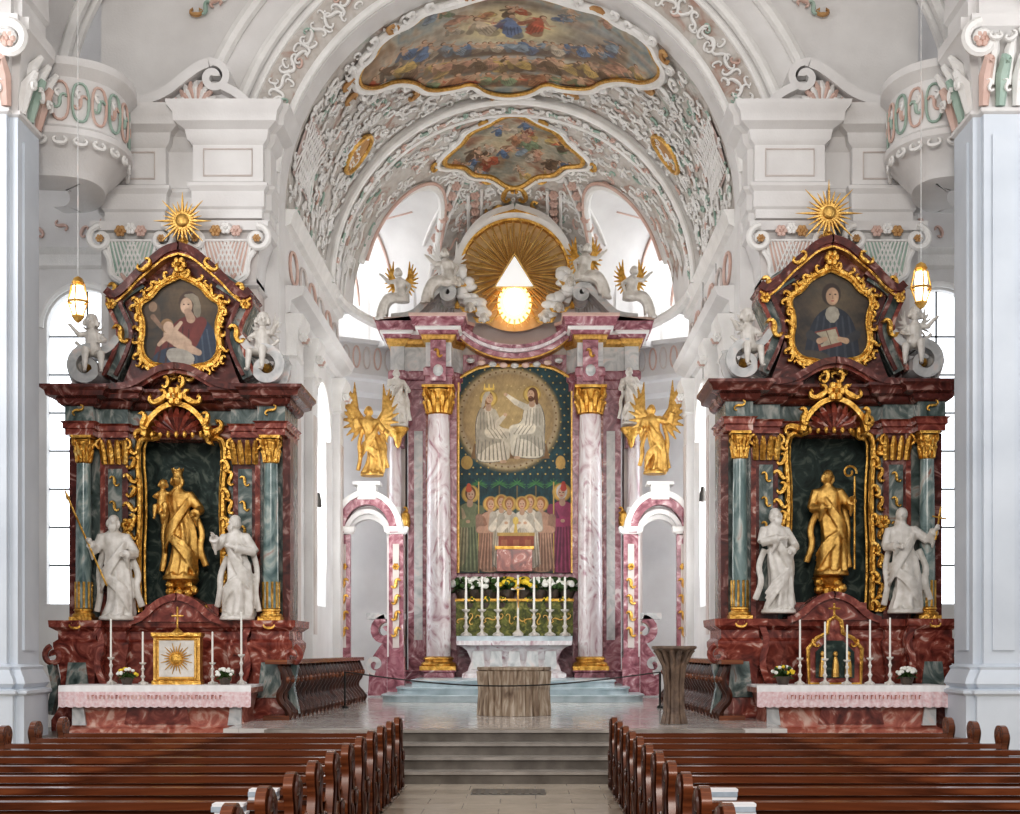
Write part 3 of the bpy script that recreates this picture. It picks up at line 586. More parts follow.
cv.ell(0,2620,210,110,(.60,.58,.52),al=.75,soft=.95); cv.ell(0,2600,90,66,(.80,.70,.42),al=.85,soft=.9); 
for k in range(70):
    cx=rng.uniform(-330,330); cy=rng.uniform(2490,2880); cv.ell(cx,cy,rng.uniform(18,50),rng.uniform(8,20),[(.62,.59,.53),(.38,.45,.50),(.54,.42,.34),(.24,.19,.15)][k%4],al=.5,soft=.7,rot=rng.uniform(-.4,.4))
for k in range(78):
    t=-1+2*((k*37)%78)/77; row=k%3; cx=t*(300-45*row)+rng.uniform(-12,12); yb=2530+(330-75*row)*sqrt(max(0,1-t*t*.86)); cv.ell(cx,yb+6,38,14,(.18,.13,.10),al=.6,soft=.8); cv.fig(cx,yb-18,rng.uniform(64,92)*(1-.12*row),rng.uniform(-.9,.9),pal[(k*5)%9])
for k in range(14): cv.fig(rng.uniform(-190,190),rng.uniform(2500,2600),rng.uniform(38,56),rng.uniform(-2,2),pal[(k*4)%9])
cv.fig(0,2600,95,0,(.22,.30,.48)); cv.fig(50,2590,85,.3,(.52,.17,.12)); cv.fig(-54,2596,85,-.3,(.62,.54,.44))
cv.noise(.22,.05); cv.noise(.07,.16,[(.26,.2,.15),(.5,.44,.36),(.6,.57,.5)]); cv.sat(1.15,1.12)
cv.mesh('fresco_large',lambda x,y:barrel(x/395,y/100,.05),lambda x,y:fres(x/395,y/100))
mb=MB()
mb.tube([barrel(a,b,.08) for a,b in fsh],.085,'stucco',n=7,closed=True)
mb.tube([barrel(fc[0]+(a-fc[0])*.965,fc[1]+(b-fc[1])*.965,.1) for a,b in fsh],.04,'gold_fine',n=6,closed=True)
for i in range(0,len(fsh),3):
    a,b=fsh[i]; a=fc[0]+(a-fc[0])*1.06; b=fc[1]+(b-fc[1])*1.06; scroll(mb,lambda u,v:barrel(u/RA,v,.1),a*RA,b,.28,i*.7,'C','ochre' if i%15==0 else 'stucco',.045)
mb.done('trim_fresco_frame')
mb=MB(); Sb=lambda u,v:barrel(u/RA,v,.04)
r1=random.Random(3)
for k in range(1300):
    u=r1.uniform(-1.5,1.5); v=r1.uniform(24.7,29.2)
    if fres(u,v,1.1): continue
    scroll(mb,Sb,u*RA,v,r1.uniform(.10,.28),r1.uniform(0,6.3),r1.choice('CS'),r1.choice(['stucco']*16+['stucco_pink','stucco_green']),.024,K=r1.uniform(5,9))
for sg in (-1,1):
    for k in range(9):
        for d in (-1,1):
            mb.tube([barrel(sg*(1.12+.25*t/8),25.0+ (k*.16)+ (d*.5*(t/8-.5)),.06) for t in range(9)],.02,'stucco',n=4)
    mb.surf(lambda u,v:barrel(sg*(1.1+.28*u),24.75+1.6*v,.035),6,6,'plaster_pink')
    for (tc_,yc,ra_,rb_) in ((.93,28.3,.11,.42),):
        mb.tube([barrel(sg*(tc_+ra_*cos(t)),yc+rb_*sin(t),.06) for t in np.linspace(0,2*pi,24)[:-1]],.05,'gold_fine',n=6,closed=True)
        mb.surf(lambda u,v:barrel(sg*(tc_+ra_*v*cos(2*pi*u)),yc+rb_*v*sin(2*pi*u),.05),24,3,'ochre')
for i in range(84):
    t=-1.5+3*i/83; scroll(mb,lambda a,b:barrel(t+a/RA,29.72+b,.2),0,0,.22,i*2.1,'CS'[i%2],['stucco','stucco','stucco_pink','stucco','stucco','stucco','stucco_green'][i%7],.028)
mb.done('trim_vault_stucco')
AX,AY,AZ=RA-.05,5.6,3.95; AC=30.1
def apse(x,y):
    z=ZS
    q=1-(x/AX)**2-((y-AC)/AY)**2
    if q>0: z=max(z,ZS+AZ*sqrt(q))
    for sg in (-1,1):
        a=math.radians(52); dx,dy=sg*sin(a),cos(a); s=(x)*dx+(y-31.0)*dy; t=-(x)*dy+(y-31.0)*dx
        w=1.45; p=1-(t/w)**2
        if s>1.5 and p>0: z=max(z,10.3+2.15*sqrt(p))
    return z
NX,NY=170,120
mb=MB(); mb.surf(lambda u,v:(-6.28+12.56*u,30.05+8.4*v,apse(-6.28+12.56*u,30.05+8.4*v)),NX,NY,'plaster')
mb.done('ceiling_apse',sharp=30)
def apn(x,y,off): return (x*(1-off*.25),y-off*.25,apse(x,y)-off)
def indome(x,y,m=.0):
    q=1-(x/AX)**2-((y-AC)/AY)**2
    return q>.04 and apse(x,y)<=ZS+AZ*sqrt(q)+1e-3
FY=31.75
def lobe2(x,y):
    a=x/1.38; b=(y-FY)/1.22; r=math.hypot(a,b); ph=math.atan2(b,a); return r/(1+.10*cos(4*ph)+.06*cos(8*ph))
mb=MB()
for k in range(1100):
    x=r1.uniform(-3.8,3.8); y=r1.uniform(30.2,35.4)
    if not indome(x,y) or lobe2(x,y)<1.12: continue
    scroll(mb,lambda u,v:apn(u,v,.03),x,y,r1.uniform(.1,.22),r1.uniform(0,6.3),r1.choice('CS'),r1.choice(['stucco']*11+['stucco_pink','stucco_pink','stucco_green']),.024)
for sg in (-1,1):
    a=math.radians(52); dx,dy=sg*sin(a),cos(a); P=[]
    for t in np.linspace(-1.44,1.44,50):
        z=10.3+2.15*sqrt(max(0,1-(t/1.45)**2)); k_=1-((z-ZS)/AZ)**2
        lo,hi=1.0,7.
        for _ in range(30):
            s=(lo+hi)/2; x=s*dx-t*dy; y=31+s*dy+t*dx
            if (x/AX)**2+((y-AC)/AY)**2<k_: lo=s
            else: hi=s
        P.append((x,y,z-.03))
    mb.tube(P,.10,'stucco',n=8); mb.tube([(p[0]*.95,p[1]-.12,p[2]+.02) for p in P],.04,'stucco_pink',n=6)
    for s in (5.0,6.2): mb.tube([(s*dx-t*dy,31+s*dy+t*dx,10.3+2.15*sqrt(max(0,1-(t/1.45)**2))-.02) for t in np.linspace(-1.44,1.44,30)],.04,'stucco_pink',n=6)
    for q in (-.6,0,.6): mb.tube([(s*dx-q*dy,31+s*dy+q*dx,10.3+2.15*sqrt(max(0,1-(q/1.45)**2))-.02) for s in np.linspace(3.6,6.4,10)],.022,'stucco_pink',n=5)
    for (x0,y0_,x1,y1_) in ((1.0,34.6,.95,33.1),(2.1,34.2,1.35,32.6)):
        for o in (-.16,.16): mb.tube([apn(sg*(x0+(x1-x0)*t+o),y0_+(y1_-y0_)*t,.07) for t in np.linspace(0,1,12)],.045,'stucco',n=6)
        for t in np.linspace(.05,.95,7): rose(mb,apn(sg*(x0+(x1-x0)*t),y0_+(y1_-y0_)*t,.09),.12,'stucco_pink')
mb.tube([(AX*.985*cos(t),AC+AY*.985*sin(t),ZS) for t in np.linspace(.02,pi-.02,60)],.12,'stucco',n=8)
def outline(n,f):
    out=[]
    for i in range(n):
        ph=2*pi*i/n; lo,hi=0,3
        for _ in range(24):
            m_=(lo+hi)/2
            if f(m_*cos(ph),m_*sin(ph))<1: lo=m_
            else: hi=m_
        out.append((lo*cos(ph),lo*sin(ph)))
    return out
o2=outline(72,lambda a,b:lobe2(a,b+FY))
mb.tube([apn(a,FY+b,.06) for a,b in o2],.06,'gold_fine',n=6,closed=True); mb.tube([apn(a*1.1,FY+b*1.1,.05) for a,b in o2],.06,'stucco',n=6,closed=True)
for i in range(0,72,4): scroll(mb,lambda u,v:apn(u,v,.06),o2[i][0]*1.17,FY+o2[i][1]*1.17,.24,i*2*pi/72+pi/2,'C','stucco' if i%12 else 'gold_fine',.04)
for q in (-1,1): scroll(mb,lambda u,v:apn(u,v,.10),q*.25,33.3,.36,1.2*q,'C','gold_fine',.05); scroll(mb,lambda u,v:apn(u,v,.10),q*.5,33.7,.34,.8*q,'S','gold_fine',.045); scroll(mb,lambda u,v:apn(u,v,.10),q*.2,34.1,.26,1.5*q,'C','gold_fine',.045)
mb.done('trim_apse_stucco')
cv=Canvas(-160,3040,160,3320,1.3,(.4,.3,.2)); cv.noise(.97,.018,[(.18,.13,.10),(.36,.26,.18),(.32,.33,.29),(.50,.45,.37),(.36,.22,.16)])
cv.ell(0,3150,70,45,(.60,.54,.40),al=.8,soft=.9)
for k in range(54): cv.fig(rng.uniform(-135,135),rng.uniform(3080,3290),rng.uniform(34,54),rng.uniform(-1,1),pal[(k*5)%9])
cv.noise(.2,.1); cv.sat(1.05,1.1)
cv.mesh('fresco_small',lambda x,y:apn(x/100,y/100,.05),lambda x,y:lobe2(x/100,y/100)<1)
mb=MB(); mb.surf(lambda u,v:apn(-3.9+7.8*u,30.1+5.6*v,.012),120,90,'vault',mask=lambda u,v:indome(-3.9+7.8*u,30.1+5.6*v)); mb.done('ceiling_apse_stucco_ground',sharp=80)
mb=MB(); mb.archwall(-6.4,6.4,CH,13.5,38.5,38.8,[],'plaster'); mb.done('wall_back')
for sg in (-1,1):
    mb=MB(); mb.M=Matrix.Scale(sg,4,Vector((1,0,0)))
    mb.box(6.3,6.6,31.0,38.6,CH,13.5,'plaster'); mb.box(RA+.45,6.3,31.3,31.6,CH,13.5,'plaster')
    mb.done('wall_ambulatory_'+('left' if sg<0 else 'right'))
    w=MB(); w.M=mb.M; w.box(6.24,6.29,32.4,34.2,2.4,6.9,'window_glow'); w.box(6.24,6.29,33.2,36.0,10.2,12.2,'window_glow'); w.box(6.2,6.24,33.25,33.35,2.4,6.9,'plaster')  # glowing panes hidden from view, added to light the ambulatory
    w.done('window_%d'%(3 if sg<0 else 4))
mb=MB()
pl=[(-6.2,34.6),(-5,34.9),(-4,35.3),(-3,36.0),(-1.5,36.5),(1.5,36.5),(3,36.0),(4,35.3),(5,34.9),(6.2,34.6)]; pl=smooth(pl,2)
zg=Z(372,35); zt=Z(336,35)
mb.mold(pl,[(-.5,CH),(-.4,CH),(-.4,zg-.9),(-.3,zg-.8),(-.3,zg-.5),(-.1,zg-.4),(0,zg-.15),(.12,zg-.1),(.15,zg),(0,zg+.03),(0,zt-.12),(.08,zt-.1),(.1,zt),(-.2,zt),(-.2,zg)],'plaster',cap=False)
for i in range(2,len(pl)-3,1):
    a,b=pl[i],pl[i+1]
    if abs(a[0])<2: continue
    m0=Vector((a[0]*.5+b[0]*.5,a[1]*.5+b[1]*.5,(zg+zt)/2)); d=Vector((b[0]-a[0],b[1]-a[1],0)); 
    mb.tube([m0+d*.32*cos(t)+Vector((0,-.03,.3*sin(t)*(zt-zg))) for t in np.linspace(0,2*pi,17)[:-1]],.022,'stucco_pink' if i%2 else 'plaster_warm',n=5,closed=True)
mb.done('gallery_parapet')
for sg in (-1,1):
    mb=MB(); mb.M=Matrix.Scale(sg,4,Vector((1,0,0)))
    x0,x1=2.55,3.93; cx=3.25; zc=Z(492,31.5)
    mb.archwall(x0,x1,CH,zc-.35,31.3,31.6,[(cx,.42,zc-1.05,CH)],'plaster')
    for xa,xb in ((2.42,2.80),(3.60,3.93)):
        mb.box(xa,xb,31.05,31.3,CH,1.55,'pink_marble'); mb.box(xa+.03,xb-.03,31.1,31.3,1.55,zc-.95,'pink_marble'); mb.box(xa+.12,xb-.12,31.07,31.1,1.75,zc-1.2,'plaster_warm')
        mb.mold([(xa,31.3),(xa,31.06),(xb,31.06),(xb,31.3)],[(0,zc-.98),(.06,zc-.93),(.08,zc-.82),(0,zc-.8)],'stucco')
        for k in range(4): scroll(mb,lambda u,v:(u,31.04,v),(xa+xb)/2,2.1+.36*k,.18,pi/2,'S','gold',.036)
        rose(mb,((xa+xb)/2,31.03,3.55),.08,'gold')
    P=[(cx+.60*cos(t),zc-.95+.62*sin(t)*1.15) for t in np.linspace(0,pi,24)]
    mb.band(P,.09,31.0,31.35,'pink_marble'); P=[(cx+.74*cos(t),zc-.95+.76*sin(t)*1.15) for t in np.linspace(.06,pi-.06,24)]; mb.band(P,.06,30.92,31.4,'stucco')
    mb.band([(cx+.48*cos(t),zc-1.0+.48*sin(t)*1.1) for t in np.linspace(0,pi,20)],.05,31.1,31.35,'plaster')
    mb.box(cx-.2,cx+.2,30.95,31.4,zc-.22,zc+.10,'stucco'); mb.box(cx-.3,cx+.3,30.9,31.45,zc+.10,zc+.17,'plaster')
    mb.done('portal_arch')
for sg in (-1,1):
    nm='left' if sg<0 else 'right'
    mb=MB(); mb.M=Matrix.Scale(sg,4,Vector((1,0,0)))
    mb.archwall(7.0,10.4,0,16.5,27.4,27.7,[(8.35,.75,8.0,2.6)],'plaster')
    mb.tube([(8.35+.85*cos(t),27.36,8.0+.85*sin(t)) for t in np.linspace(0,pi,20)],.06,'stucco',n=6)
    for k in range(5): scroll(mb,lambda u,v:(u,27.36,v),7.6+k*.4,9.9+.1*(k%2),.2,k,'CS'[k%2],'stucco_pink',.03)
    mb.box(6.9,7.0,24.0,27.75,0,16.5,'plaster')
    mb.mold([(7.0,27.4),(10.4,27.4)],[(0,9.15),(.1,9.2),(.15,9.4),(.3,9.5),(0,9.55)],'stucco',cap=False)
    mb.done('wall_aisle_end_'+nm)
    w=MB(); w.M=mb.M; w.box(7.5,9.2,27.6,27.64,2.5,8.9,'window_glow')
    for k in range(1,8): w.box(7.6,9.1,27.55,27.58,2.6+k*.75,2.63+k*.75,'iron')
    w.box(8.34,8.37,27.55,27.58,2.6,8.8,'iron'); w.done('window_%d'%(5 if sg<0 else 6))
    mb=MB(); mb.M=Matrix.Scale(sg,4,Vector((1,0,0)))
    mb.archwall(13,27.75,0,16.5,10.4,10.8,[(16.5,1.0,7.5,2.5),(22.5,1.0,7.5,2.5)],'plaster',mp=lambda y,x,z:(x,y,z)); mb.done('wall_'+nm)
    e=7.09 if sg<0 else 6.77; dF=20.2; dB=21.2
    pl=[(e,dB),(e,dF+.12),(e+.12,dF+.12),(e+.12,dF),(e+1.5,dF),(e+1.5,dB)]
    zb=Z(690,20.5); zt=Z(664,20.5); zc=Z(122,20.5); zk=Z(24,20.3)
    mb=MB(); mb.M=Matrix.Scale(sg,4,Vector((1,0,0))) 
    mb.mold(pl,[(.14,0),(.14,zb-.08),(.20,zb-.04),(.20,zb),(.10,zb+.03),(.16,zb+.10),(.14,zb+.17),(.06,zt-.08),(.08,zt-.04),(0,zt),(0,zc)],'plaster_cool')
    for q in (e+.24,e+.66,e+1.08): mb.box(q,q+.32,dF-.035,dF+.01,zt+.2,zc-.3,'plaster_cool')
    mb.box(e-.035,e+.01,dF+.3,dB-.2,zt+.2,zc-.3,'plaster_cool')
    mb.mold(pl,[(.0,zc),(.05,zc+.03),(.05,zc+.08),(0,zc+.1),(0,zc+.3),(.08,zc+.9),(.22,zk-.2),(.25,zk-.18),(.25,zk),(.1,zk),(.1,zk+.35),(.16,zk+.4),(.14,zk+.8),(.3,zk+.9),(.42,zk+1.1),(.45,zk+1.3),(0,zk+1.3)],'plaster')
    yy=dF-.05
    for k in range(6):
        mt=('stucco_pink','stucco_green','stucco','ochre')[k%4]; x=e+.1+k*.24
        mb.tube([(x,yy,zc+.1),(x,yy-.08,zc+.5),(x+.02,yy-.22,zc+.72),(x+.03,yy-.25,zc+.62)],[.07,.10,.08,.03],mt,n=7)
        mb.tube([(x+.1,yy,zc+.4),(x+.1,yy-.12,zc+.85),(x+.1,yy-.28,zc+1.02)],[.07,.09,.04],'stucco',n=7)
        scroll(mb,lambda u,v:(u,yy-.14,v),x+.05,zc+.35,.14,1.2,'S','stucco',.025); scroll(mb,lambda u,v:(u,yy-.3,v),x+.08,zc+.95,.16,.6*k,'C','stucco',.03)
    for k in range(3):
        y=dF+.25+k*.33; mb.tube([(e,y,zc+.1),(e-.08,y,zc+.5),(e-.22,y,zc+.72)],[.07,.11,.05],('stucco','stucco_green','stucco_pink')[k%3],n=7); mb.tube([(e,y+.15,zc+.4),(e-.12,y+.15,zc+.85),(e-.26,y+.15,zc+1.0)],[.07,.09,.04],'stucco',n=7)
        scroll(mb,lambda u,v:(e-.2,u,v),y,zc+.5,.18,1+k,'C','stucco',.035)
    for (cx_,dr) in ((e+.0,1),(e+1.4,-1)):
        mb.tube([(a,yy-.2,b) for a,b in curl(cx_,zk-.38,.26,.04,pi*.5,pi*.5+dr*pi*2.6)],.07,'stucco',n=7); rose(mb,(cx_,yy-.24,zk-.38),.12,'stucco_pink')
    rose(mb,(e+.7,yy-.24,zk-.25),.18,'stucco')
    mb.done('pier')
    P=smooth([(7.4,23.97),(6.85,23.9),(6.35,23.3),(6.08,22.4),(6.25,21.7),(6.75,21.4),(7.4,21.35)],2)
    zb=Z(188,22.2); zt=Z(80,22.2); h=zt-zb
    mb=MB(); mb.M=Matrix.Scale(sg,4,Vector((1,0,0)))
    mb.mold(P,[(-.9,zb-.02),(-.5,zb),(-.35,zb+.04),(-.3,zb+.12*h),(0,zb+.3*h),(.07,zb+.33*h),(.09,zb+.38*h),(0,zb+.42*h),(0,zb+.85*h),(.08,zb+.9*h),(.14,zb+.93*h),(.14,zb+h),(-.15,zb+h),(-.15,zb+.4*h)],'plaster',cap=False)
    for i in range(1,len(P)-2,2):
        a,b=Vector((*P[i],0)),Vector((*P[min(i+2,len(P)-1)],0)); d=(b-a); c=(a+b)/2
        n_=Vector((d.y,-d.x,0)).normalized(); c.z=zb+.63*h
        Sx=lambda u,v:tuple(c+d.normalized()*u+n_*.03+Vector((0,0,v)))
        w_=d.length*.42
        mb.tube([Sx(w_*q[0],.17*h*q[1]) for q in smooth([(-1,-1),(1,-1),(1,1),(-1,1)],2,True)],.022,'stucco_pink' if i%4==1 else 'stucco_green',n=5,closed=True)
        scroll(mb,Sx,0,0,.2,pi/2,'S','stucco_green' if i%4==1 else 'stucco_pink',.026); scroll(mb,Sx,0,-.38*h,.18,0,'C','stucco',.03)
        scroll(mb,Sx,.05,.1,.12,1,'C','stucco',.025)
    mb.done('balcony')
def nv(u,v):
    th=pi*u; x=-7.6*cos(th); y=12+12.0*v
    return (x,y,10.9+5.3*sin(th))
mb=MB(); mb.surf(nv,60,20,'plaster')
for yy in (20.2,23.8):
    for off in (0,.35): mb.tube([(-(7.55)*cos(t),yy-off,10.9+5.25*sin(t)) for t in np.linspace(0,pi,60)],.12,'stucco',n=6)
for sg in (-1,1):
    for k in range(4): scroll(mb,lambda u,v:(sg*u,23.9,v),5.35-.16*k,12.55+.12*k,.18,k*1.4,'CS'[k%2],('ochre','stucco_green','stucco_pink','stucco')[k],.035)
mb.done('ceiling_nave')
# =================================================================== SIDE ALTARS
def side_altar(cx0,sz,right):
    root=bpy.data.objects.new('side_altar',None); bpy.context.collection.objects.link(root); D=22.6
    U=lambda p:(p-180)/61.95; H=lambda q:PLAT+(Z(q,D)-PLAT)*sz
    M=T(cx0,D,0); mb=MB(); mb.M=M; W=lambda P:[(U(a),H(b)) for a,b in P]
    mir=lambda P:P+[(360-a,b) for a,b in P[::-1]]
    plan=[(-1.86,.9),(-1.86,-.45),(-1.2,-.45),(-1.2,-.2),(-.8,-.2),(-.8,-.05),(.8,-.05),(.8,-.2),(1.2,-.2),(1.2,-.45),(1.86,-.45),(1.86,.9)]
    z0=PLAT; z1=H(621)
    hh=z1-z0
    mb.mold(plan,[(.05,z0),(.05,z0+.1*hh),(0,z0+.16*hh),(-.06,z0+.24*hh),(-.06,z0+.5*hh),(-.02,z0+.66*hh),(.03,z0+.76*hh),(.03,z0+.8*hh),(-.03,z0+.83*hh),(-.03,z0+.9*hh),(.08,z0+.94*hh),(.09,z0+hh),(0,z0+hh)],'red_marble')
    for sg in (-1,1):
        mb.prism([(sg*1.53+a,b) for a,b in ((-.2,z0+.3*hh),(.2,z0+.3*hh),(.14,z0+.62*hh),(-.14,z0+.62*hh))],-.43,-.36,'grey_marble')
        mb.tube([(sg*1.9+sg*(a),-.46,b) for a,b in curl(-.02,z0+.68*hh,.16,.03,pi*.4,-pi*2)],.05,'red_marble',n=6)
        mb.band([(sg*(1.93),z0+.6*hh),(sg*1.86,z0+.4*hh),(sg*1.95,z0+.15*hh)],.05,-.5,-.3,'grey_marble')
        mb.band(smooth([(sg*1.2,z1-.1),(sg*1.1,z1-.35),(sg*1.22,z1-.7),(sg*1.05,z1-1.1)],2),.05,-.5,-.3,'red_marble')
        scroll(mb,lambda u,v:(u,-.52,v),sg*1.53,z1-.12,.16,0,'C','gold',.022)
    P=W(mir([(134,622),(146,618),(158,606),(168,600),(180,597)])); mb.band(smooth(P,2),.055,-.28,.3,'red_marble'); mb.prism(W([(140,622),(160,606),(180,599),(200,606),(220,622)]),-.2,.3,'red_marble')
    zE=H(438)
    mb.box(-1.75,-.76,.12,.9,z1,zE,'grey_marble'); mb.box(.76,1.75,.12,.9,z1,zE,'grey_marble'); mb.box(-.77,.77,.56,.68,z1,H(400),'dark_marble'); mb.box(-.8,-.7,.2,.6,z1,H(420),'dark_marble'); mb.box(.7,.8,.2,.6,z1,H(420),'dark_marble')
    for sg in (-1,1):
        mb.box(sg*1.05-.2,sg*1.05+.2,.02,.14,z1,zE,'red_dark'); mb.box(sg*1.05-.11,sg*1.05+.11,-.01,.03,z1+.3,zE-.5,'grey_marble')
        column(mb,sg*1.5,-.18,z1,zE,.125,'column_grey',.2,.44)
        mb.box(sg*1.72-.06,sg*1.72+.06,-.02,.3,z1,zE,'red_dark'); mb.box(sg*1.25-.04,sg*1.25+.04,.0,.3,z1,zE,'red_marble')
        for k in range(10):
            a=2*pi*k/10; mb.tube([(sg*1.5+.125*cos(a),-.18+.125*sin(a),z1+.2),(sg*1.5+.125*cos(a),-.18+.125*sin(a),z1+.62)],.022,'gold',n=4)
        for k in range(4): mb.tube([(sg*1.05+(k-1.5)*.11,0,zE-.42),(sg*1.05+(k-1.5)*.12,-.06,zE-.2),(sg*1.05+(k-1.5)*.13,-.13,zE-.05)],[.05,.06,.03],'gold',n=6)
        for q in (-1,1): mb.tube([(a,-.08,b) for a,b in curl(sg*1.05+q*.2,zE-.12,.09,.02,pi/2,pi/2-q*pi*2.2)],.028,'gold',n=5)
        for k in range(3): scroll(mb,lambda u,v:(u,-.04,v),sg*1.05,zE-.7-.4*k,.14,1.57,'S','gold',.022)
    pe=[(-1.78,.9),(-1.78,-.36),(-1.28,-.36),(-1.28,-.08),(-.8,-.08),(-.8,.1)]; pe=pe+[(-a,b) for a,b in pe[::-1]]
    zc=H(391); h=zc-zE
    mb.mold(pe,[(-.05,zE),(-.03,zE),(-.03,zE+.12*h),(.0,zE+.14*h),(.0,zE+.24*h),(.04,zE+.28*h)],'red_marble'); mb.mold(pe,[(.04,zE+.28*h),(-.03,zE+.3*h),(-.03,zE+.6*h),(0,zE+.62*h)],'grey_marble')
    mb.mold(pe,[(0,zE+.6*h),(.06,zE+.66*h),(.08,zE+.74*h),(.2,zE+.78*h),(.22,zE+.88*h),(.28,zE+.94*h),(.28,zE+h),(0,zE+h)],'red_dark')
    P=smooth(W(mir([(112,391),(135,390),(152,380),(166,372),(180,370)])),2); mb.band(P,.05,-.40,.5,'red_dark'); mb.band([(a,b-.07) for a,b in P],.035,-.3,.5,'red_marble')
    fr=mir([(138,612),(136,560),(139,500),(135,450),(140,436),(155,438),(160,428),(180,420)]); 
    mb.tube([(a,.10,b) for a,b in smooth(W(fr),1)],.055,'gold',n=7); mb.tube([(a*.90,.2,b) for a,b in smooth(W(fr),1)],.03,'gold',n=6)
    Sx=lambda u,v:(u,.02,v)
    for k in range(12):
        for sg in (-1,1): scroll(mb,Sx,sg*(.76+.05*(k%2)),H(606-14.2*k),.17,pi/2+.5*sg*(-1)**k,'CS'[k%2],'gold',.038)
    for sg in (-1,1):
        scroll(mb,Sx,sg*.55,H(432),.30,.4*sg,'S','gold',.055); scroll(mb,Sx,sg*.88,H(450),.24,pi/2,'C','gold',.055); scroll(mb,lambda u,v:(u,-.05,v),sg*.3,H(610),.24,.5*-sg,'S','gold',.035); scroll(mb,Sx,sg*.86,H(605),.22,pi/2,'C','gold',.05); rose(mb,(sg*.84,-.02,H(525)),.12,'gold')
    for k in range(11):
        a=pi*(.08+.84*k/10); mb.tube([(0,-.12,H(436)),(.3*cos(a),-.26,H(436)+.26*sin(a)),(.42*cos(a),-.16,H(436)+.44*sin(a))],[.03,.06,.03],'red_marble' if k%2 else 'red_dark',n=6)
    mb.band(smooth(W(mir([(148,438),(152,424),(166,410),(180,406)])),2),.04,-.32,.2,'gold')
    for sg in (-1,1): 
        scroll(mb,lambda u,v:(u,-.34,v),sg*.24,H(404),.26,.5*-sg,'C','gold',.05); scroll(mb,lambda u,v:(u,-.34,v),sg*.5,H(424),.2,1.1,'S','gold',.045); scroll(mb,lambda u,v:(u,-.3,v),sg*.12,H(386),.16,1.4,'C','gold',.035)
    rose(mb,(0,-.36,H(400)),.16,'gold')
    for k in range(9): mb.ell(((k-4)*.13,-.25,H(438)+.02),(.035,.03,.06),'gold',6,4)
    bd=mir([(118,390),(128,366),(136,340),(128,318),(122,296),(134,280),(150,268),(164,258),(180,254)])
    mb.prism(smooth(W(bd),1,True),.08,.7,'red_dark')
    for sg in (-1,1):
        Pm=[((a-180)*(-sg)+180,b) for a,b in [(110,376),(122,352),(127,332),(119,314),(113,302),(121,292),(140,280)]]
        mb.band(smooth(W(Pm),2),.13,.0,.6,'grey_marble'); mb.band([(a+sg*.10,b) for a,b in smooth(W(Pm),2)],.03,-.08,.6,'red_marble'); mb.band([(a-sg*.10,b) for a,b in smooth(W(Pm),2)],.03,-.08,.6,'red_dark')
        c=curl(sg*1.42,H(370),.30,.05,pi*.5+sg*.2,pi*.5+sg*.2-sg*pi*2.3)
        mb.band([(a,b) for a,b in c],[.075]*15+[.05]*10,-.3,.35,'pale_marble')
        mb.band(smooth([(sg*1.42,H(370)+.3),(sg*1.15,H(352)),(sg*.98,H(338))],2),.06,-.1,.4,'pale_marble')
        mb.ell((sg*1.42,-.1,H(370)),(.09,.24,.09),'gold',10,6)
        mb.lathe([(.12,0),(.15,.05),(.07,.12),(.12,.25),(.16,.4),(.1,.5),(.12,.55)],'pale_marble',(sg*1.66,-.05,zc),12)
    tc=mir([(108,292),(115,298),(126,290),(138,276),(152,264),(166,252),(180,248)])
    mb.band(smooth(W(tc),2),.06,-.16,.7,'red_dark'); mb.band([(a,b-.08) for a,b in smooth(W(tc),2)],.03,-.1,.6,'red_marble'); mb.band([(a,b-.12) for a,b in smooth(W(tc),2)],.016,-.12,.6,'gold')
    pf=mir([(138,352),(143,325),(135,304),(150,296),(158,284),(180,274)]); pf+=[(212,366),(196,368),(180,374),(164,368),(148,366)]
    ps=smooth(pf,2,True)
    mb.tube([(a,.02,b) for a,b in W(ps)],.06,'gold',n=7,closed=True); mb.tube([(a*.93,.0,H(322)+(b-H(322))*.93) for a,b in W(ps)],.025,'gold',n=6,closed=True)
    for i in range(0,len(ps),2):
        a,b=W([ps[i]])[0]; scroll(mb,lambda u,v:(u,-.03,v),a*1.09,H(322)+(b-H(322))*1.07,.12,i*1.1,'CS'[i%4//2],'gold',.03)
    for sg in (-1,1): scroll(mb,lambda u,v:(u,-.06,v),sg*.12,H(380),.2,-.4*sg,'S','gold',.035)
    rose(mb,(0,-.08,H(266)),.13,'gold')
    sr=.36 if not right else .42; c=H(218) 
    for k in range(24):
        a=2*pi*k/24; r=sr*(1.3 if k%3==0 else .9); mb.tube([(0,.15,c),(r*.5*cos(a),.15,c+r*.5*sin(a)),(r*cos(a),.15,c+r*sin(a))],[.03,.026,.004],'gold_fine',n=5)
    mb.ell((0,.12,c),(.11,.06,.11),'gold_fine'); mb.tube([(0,.2,H(250)),(0,.18,c)],.03,'gold')
    mb.lathe([(.1,0),(.14,.06),(.05,.12),(.09,.2),(.04,.26)],'gold',(0,.2,H(250)),12)
    for sg in (-1,1):
        scroll(mb,lambda u,v:(u,-.18,v),sg*.5,H(270),.22,.7*-sg,'C','gold',.035); scroll(mb,lambda u,v:(u,-.1,v),sg*1.02,H(292),.2,1.5,'C','gold',.045); scroll(mb,lambda u,v:(u,-.1,v),sg*.93,H(335),.24,1.5,'S','gold',.045); rose(mb,(sg*1.08,-.14,H(306)),.09,'gold')
        scroll(mb,lambda u,v:(u,-.38,v),sg*1.53,H(414),.16,0,'S','gold',.02)
    mb.lathe([(.2,0),(.24,.06),(.12,.14),(.2,.3),(.26,.38),(.2,.44)],'gold',(0,.25,H(603)),14)
    for k in range(7): mb.ell((.2*cos(k*.9),.08,H(590)+.09*sin(k*2)),(.08,.07,.08),'gold',8,6)
